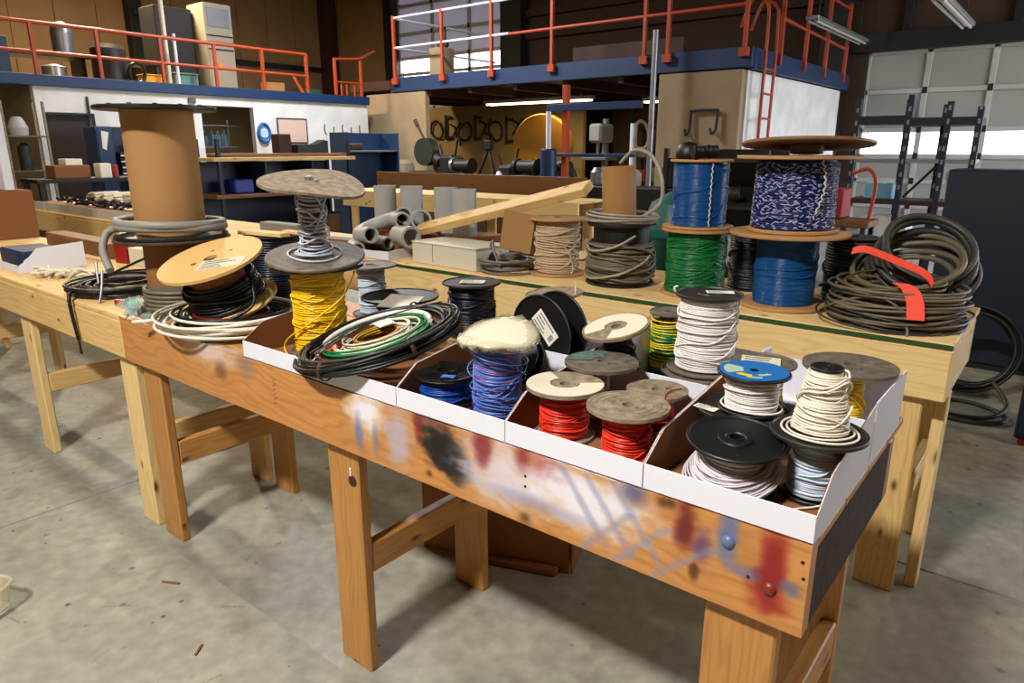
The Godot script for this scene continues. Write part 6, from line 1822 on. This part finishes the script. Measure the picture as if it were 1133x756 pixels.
	for k in 8:
		var h := 0.14 + 0.05 * (k % 3)
		solo("storage_box", bx(Vector3(0, h / 2, 0), Vector3(0.2, h, 0.24), 0.01), cols[k], nn[k], "box", Vector3(-6.45 + 0.3 * (k % 4), 1.436 if k < 4 else 1.016, -11.95), 0, "boxes on the middle-bay shelf")
	b = B.new()
	b.tube(ring(0.16, 26, 0.05, 0, 0, 0, 1.5), 0.03, 8, true)
	var rp := solo("rope_ring", b, M.paper, "tan rope ring hung in the middle bay", "rope", Vector3(-6.35, 1.82, -11.6))
	rp.rotation.x = PI / 2
	b = B.new()
	b.cyl(Vector3(0, 0, 0), Vector3(0, 3.3, 0), 0.045, -1, 10)
	solo("stand_pipe", b, M.galv, "grey stand pipe rising past the blue beam beside the tan wall", "pipe", Vector3(-5.36, 0, -10.1))
	b = B.new()
	b.cyl(Vector3(0, 0, 0), Vector3(0, 2.0, 0), 0.06, -1, 12)
	solo("white_column", b, M.card_white, "white upright pipe in the middle bay", "pipe", Vector3(-6.05, 0, -10.8))
	for q in [["steel kettle on the dark low counter", -5.3, 0.10, 0.24, M.galv], ["white bucket on the dark low counter", -4.75, 0.12, 0.22, M.card_grey], ["black canister on the dark low counter", -4.2, 0.11, 0.34, M.w_black], ["rust-brown can on the dark low counter", -3.75, 0.09, 0.2, M.rust_brown]]:
		b = B.new()
		b.lathe([Vector2(0, 0), Vector2(q[2] * 0.9, 0), Vector2(q[2], 0.02), Vector2(q[2], q[3] * 0.75), Vector2(q[2] * 0.6, q[3]), Vector2(0, q[3])], 18)
		solo("counter_can", b, q[4], q[0], "can", Vector3(q[1], 1.101, -8.5))
	solo("low_counter", bx(Vector3(0, 0.55, 0), Vector3(2.4, 1.1, 0.6), 0.01), M.machine, "dark low counter in front of the middle bay", "counter", Vector3(-4.4, 0, -8.5))
	# orange posts and rails on the mezzanine
	var rl := thing("railing", "orange railing posts along the front of the mezzanine", "railing", Vector3(0, 0, Z + 0.05))
	for x in [-11.4, -10.05, -8.80, -7.45, -5.68, -5.28, -4.08]:
		part("post", bb(Vector3(x - 0.028, 2.86, -0.028), Vector3(x + 0.028, 4.7 if x > -6.0 else 4.16, 0.028), 0.004), M.rail_orange, rl)
		part("post_foot", bb(Vector3(x - 0.07, 2.86, -0.028), Vector3(x + 0.07, 2.98, 0.045), 0.004), M.rail_orange, rl)
	rail(rl, [Vector3(-11.4, 4.12, 0), Vector3(-8.4, 4.12, 0)], 0.025, M.card_white)  # orange rails coloured white here, window glare put into the colour
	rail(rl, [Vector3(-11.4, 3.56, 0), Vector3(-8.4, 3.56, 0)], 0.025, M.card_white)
	rail(rl, [Vector3(-8.4, 3.55, 0), Vector3(-4.08, 3.55, 0)], 0.03, M.rail_orange)
	rail(rl, [Vector3(-8.4, 4.12, 0), Vector3(-4.08, 4.12, 0)], 0.03, M.rail_orange)
	rail(rl, [Vector3(-11.4, 4.12, 0), Vector3(-11.4, 4.12, -3.2)], 0.025, M.card_white)  # same glare painted white on the rails running back
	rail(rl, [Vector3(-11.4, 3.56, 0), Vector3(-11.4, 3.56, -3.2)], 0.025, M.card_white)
	var r2 := thing("railing", "orange side railing along the right edge of the mezzanine", "railing", Vector3(-3.93, 0, 0))
	for z in [-11.4, -12.6, -13.75, -15.0]: part("post", bb(Vector3(-0.03, 2.82, z - 0.03), Vector3(0.03, 4.2, z + 0.03), 0.004), M.rail_orange, r2)
	rail(r2, [Vector3(0, 3.48, -11.3), Vector3(0, 3.40, -15.0)], 0.028, M.rail_orange)
	rail(r2, [Vector3(0, 4.1, -10.4), Vector3(0, 4.1, -15.0)], 0.028, M.rail_orange)
	var ld := thing("ladder", "orange fixed ladder on the white side wall", "ladder", Vector3(-3.88, 0, -10.85))
	for s in [-1.0, 1.0]:
		b = B.new()
		b.tube(smooth_path([Vector3(0, 0, s * 0.2), Vector3(0, 2.0, s * 0.2), Vector3(0, 3.3, s * 0.2), Vector3(-0.05, 3.6, s * 0.2), Vector3(-0.25, 3.66, s * 0.2), Vector3(-0.4, 3.3, s * 0.2)]), 0.024, 8)
		part("side_rail", b, M.rail_orange, ld)
	for k in 8:
		b = B.new()
		b.cyl(Vector3(0, 0.3 + 0.345 * k, -0.2), Vector3(0, 0.3 + 0.345 * k, 0.2), 0.016, -1, 8)
		part("rung", b, M.rail_orange, ld)
	# gear standing on the deck before the window
	var cr := thing("wooden_crate", "tan crate with levers standing before the upper window", "crate", Vector3(-10.5, 2.971, -10.8))
	part("body", bx(Vector3(0, 0.28, 0), Vector3(0.36, 0.56, 0.36), 0.01), M.wall_tan, cr)
	b = B.new()
	b.cyl(Vector3(-0.02, 0.56, 0), Vector3(-0.02, 1.15, 0), 0.025, -1, 8)
	b.cyl(Vector3(0.1, 0.56, 0), Vector3(0.11, 0.95, 0.0), 0.025, -1, 8)
	b.box(Vector3(0.05, 0.62, 0), Vector3(0.26, 0.10, 0.1), 0.02)
	part("lever", b, M.machine, cr)
	solo("lumber_stack", bx(Vector3(0, 0.2, 0), Vector3(2.2, 0.4, 0.5), 0.01), M.rust_brown, "stack of red-brown boards on the mezzanine deck", "boards", Vector3(-6.6, 2.971, -11.6))

func build_right_side():
	# bolted blue racking before the overhead door
	var rk := thing("blue_rack", "bolted dark blue racking in front of the overhead door", "rack", Vector3(0, 0, -9.0))
	for q in [[-2.15, 0.0, 2.14], [-1.62, 0.0, 2.16], [-1.24, 0.0, 2.08], [-0.96, 0.0, 2.02], [-1.74, -0.6, 2.15], [-1.36, -0.6, 2.08]]:
		part("upright", bb(Vector3(q[0] - 0.03, 0, q[1] - 0.03), Vector3(q[0] + 0.03, q[2], q[1] + 0.03), 0.003), M.dark_blue, rk)
		for k in 7: part("slot", bb(Vector3(q[0] - 0.012, 1.15 + 0.14 * k, q[1] + 0.0305), Vector3(q[0] + 0.012, 1.20 + 0.14 * k, q[1] + 0.032), 0.0), M.galv, rk)
	part("shelf", bb(Vector3(-2.15, 1.86, -0.6), Vector3(-1.62, 1.95, 0.029), 0.004), M.dark_blue, rk)
	part("shelf", bb(Vector3(-1.62, 1.84, -0.6), Vector3(-0.96, 1.92, 0.029), 0.004), M.dark_blue, rk)
	part("shelf", bb(Vector3(-2.15, 1.44, -0.6), Vector3(-0.96, 1.48, 0.029), 0.004), M.galv, rk)
	part("shelf", bb(Vector3(-2.15, 0.98, -0.6), Vector3(-0.96, 1.03, 0.029), 0.004), M.rust_brown, rk)
	part("shelf", bb(Vector3(-2.15, 0.5, -0.6), Vector3(-0.96, 0.55, 0.029), 0.004), M.dark_blue, rk)
	var b := B.new()
	b.cyl(Vector3(-1.62, 1.05, -0.3), Vector3(-1.3, 1.44, -0.3), 0.015, -1, 8)
	part("brace", b, M.dark_blue, rk)
	b = B.new()
	b.slab(PackedVector2Array([Vector2(0.0, 0), Vector2(0.18, 0.1), Vector2(0.12, 0.36), Vector2(-0.02, 0.3)]), 0.02)
	solo("white_sheet", b, M.card_white, "white folded sheet on the blue racking", "sheet", Vector3(-1.2, 1.0305, -9.3))
	solo("blue_folder", bx(Vector3(0, 0.09, 0), Vector3(0.3, 0.18, 0.2), 0.01), mat("pale_blue", Color(0.45, 0.66, 0.78), 0.5), "pale blue box on the racking's middle shelf", "box", Vector3(-1.85, 1.031, -9.2))
	# bright stuff seen low through the rack
	solo("white_crate", bx(Vector3(0, 0.14, 0), Vector3(0.5, 0.28, 0.4), 0.01), M.card_white, "white crate low on the blue racking", "crate", Vector3(-1.75, 0.551, -9.25))
	# red hand cart behind the rope reel
	var ct := thing("hand_cart", "dark red hand cart behind the speckled rope reel", "cart", Vector3(-1.75, 0, -6.9))
	part("bed", bx(Vector3(0, 0.95, 0), Vector3(0.7, 0.06, 0.4), 0.01), M.brown_board, ct)
	part("box", bx(Vector3(-0.05, 1.12, 0), Vector3(0.3, 0.26, 0.3), 0.01), M.red_paint, ct)
	for s in [-1.0, 1.0]:
		for e in [-1.0, 1.0]: part("leg", bx(Vector3(s * 0.3, 0.46, e * 0.16), Vector3(0.04, 0.92, 0.04), 0.003), M.dark_blue, ct)
	b = B.new()
	b.tube(smooth_path([Vector3(0.3, 0.98, 0), Vector3(0.32, 1.3, 0), Vector3(0.25, 1.42, 0), Vector3(0.12, 1.38, 0)]), 0.016, 8)
	part("handle", b, M.rail_orange, ct)
	# dark shelf between the building and the rope reel, with black reels in it
	var ds := thing("dark_shelf", "dark shelf holding black reels behind the speckled rope reel", "shelf", Vector3(-2.45, 0, -6.0))
	for y in [0.6, 1.12, 1.5]: part("shelf_board", bx(Vector3(0, y, 0), Vector3(0.9, 0.03, 0.5), 0.003), M.dark_steel, ds)
	for s in [-1.0, 1.0]:
		for e in [-1.0, 1.0]: part("post", bx(Vector3(s * 0.44, 0.8, e * 0.24), Vector3(0.04, 1.6, 0.04), 0.003), M.dark_steel, ds)
	part("back", bx(Vector3(0, 0.8, -0.25), Vector3(0.88, 1.58, 0.01), 0.002), M.w_black, ds)
	for q in [["black cable reel lying on the dark shelf, left", -2.65], ["black cable reel lying on the dark shelf, right", -2.3]]:
		var r := reel(q[0], Vector3(q[1], 1.136 + 0.081, -5.98), {h = 0.2, R = 0.08, rw = 0.06, wr = 0.005, fm = M.black_plastic, wm = mat("w_bronze", Color(0.30, 0.24, 0.10), 0.35), loose = 0, group = "reels on the dark shelf"})
		r.rotation = Vector3(0, 0.4, PI / 2)
	solo("grey_bucket", bx(Vector3(0, 0.12, 0), Vector3(0.4, 0.24, 0.34), 0.02), M.pvc, "grey tub on the lowest board of the dark shelf", "tub", Vector3(-2.4, 0.616, -5.95))
	# unlit lamps hanging at the upper right
	for q in [["unlit tube lamp hanging near the mezzanine corner", Vector3(-3.7, 3.5, -13.6), 3.2], ["unlit tube lamp hanging at the top right", Vector3(-1.72, 3.3, -11.5), 2.6]]:
		var lp := thing("tube_lamp", q[0], "lamp", q[1])
		part("housing", bx(Vector3(0, 0.05, 0), Vector3(0.2, 0.06, q[2]), 0.01), M.galv, lp)
		for s in [-1.0, 1.0]:
			b = B.new()
			b.cyl(Vector3(s * 0.05, 0.0, -q[2] * 0.48), Vector3(s * 0.05, 0.0, q[2] * 0.48), 0.02, -1, 10)
			part("tube", b, M.door_frame, lp)
			b = B.new()
			b.cyl(Vector3(0, 0.08, s * q[2] * 0.4), Vector3(0, 6.85 - q[1].y, s * q[2] * 0.4), 0.008, -1, 6)
			part("hanger", b, M.dark_steel, lp)
	var ht := thing("unit_heater", "dark unit heater hanging at the top right", "heater", Vector3(-2.05, 3.55, -11.2))
	part("body", bx(Vector3(0, 0.2, 0), Vector3(0.5, 0.4, 0.5), 0.03), M.dark_plastic, ht)
	part("hanger", bx(Vector3(0, 1.85, 0), Vector3(0.03, 2.9, 0.03), 0.002), M.dark_steel, ht)
	for s in 3: part("louvre", bx(Vector3(0, 0.08 + 0.12 * s, 0.26), Vector3(0.42, 0.02, 0.03), 0.002), M.galv, ht)
	# orange and tan boxes fixed to the dark column by the overhead door
	solo("switch_gear", bx(Vector3(0, 0, 0), Vector3(0.3, 0.34, 0.1), 0.01), M.rust_brown, "rust-orange box fixed to the dark column by the overhead door", "box", Vector3(-4.4, 2.75, -15.545))
	solo("junction_box", bx(Vector3(0, 0, 0), Vector3(0.26, 0.3, 0.1), 0.01), M.wall_tan, "tan box below the rust-orange box on the dark column", "box", Vector3(-4.4, 2.2, -15.545))
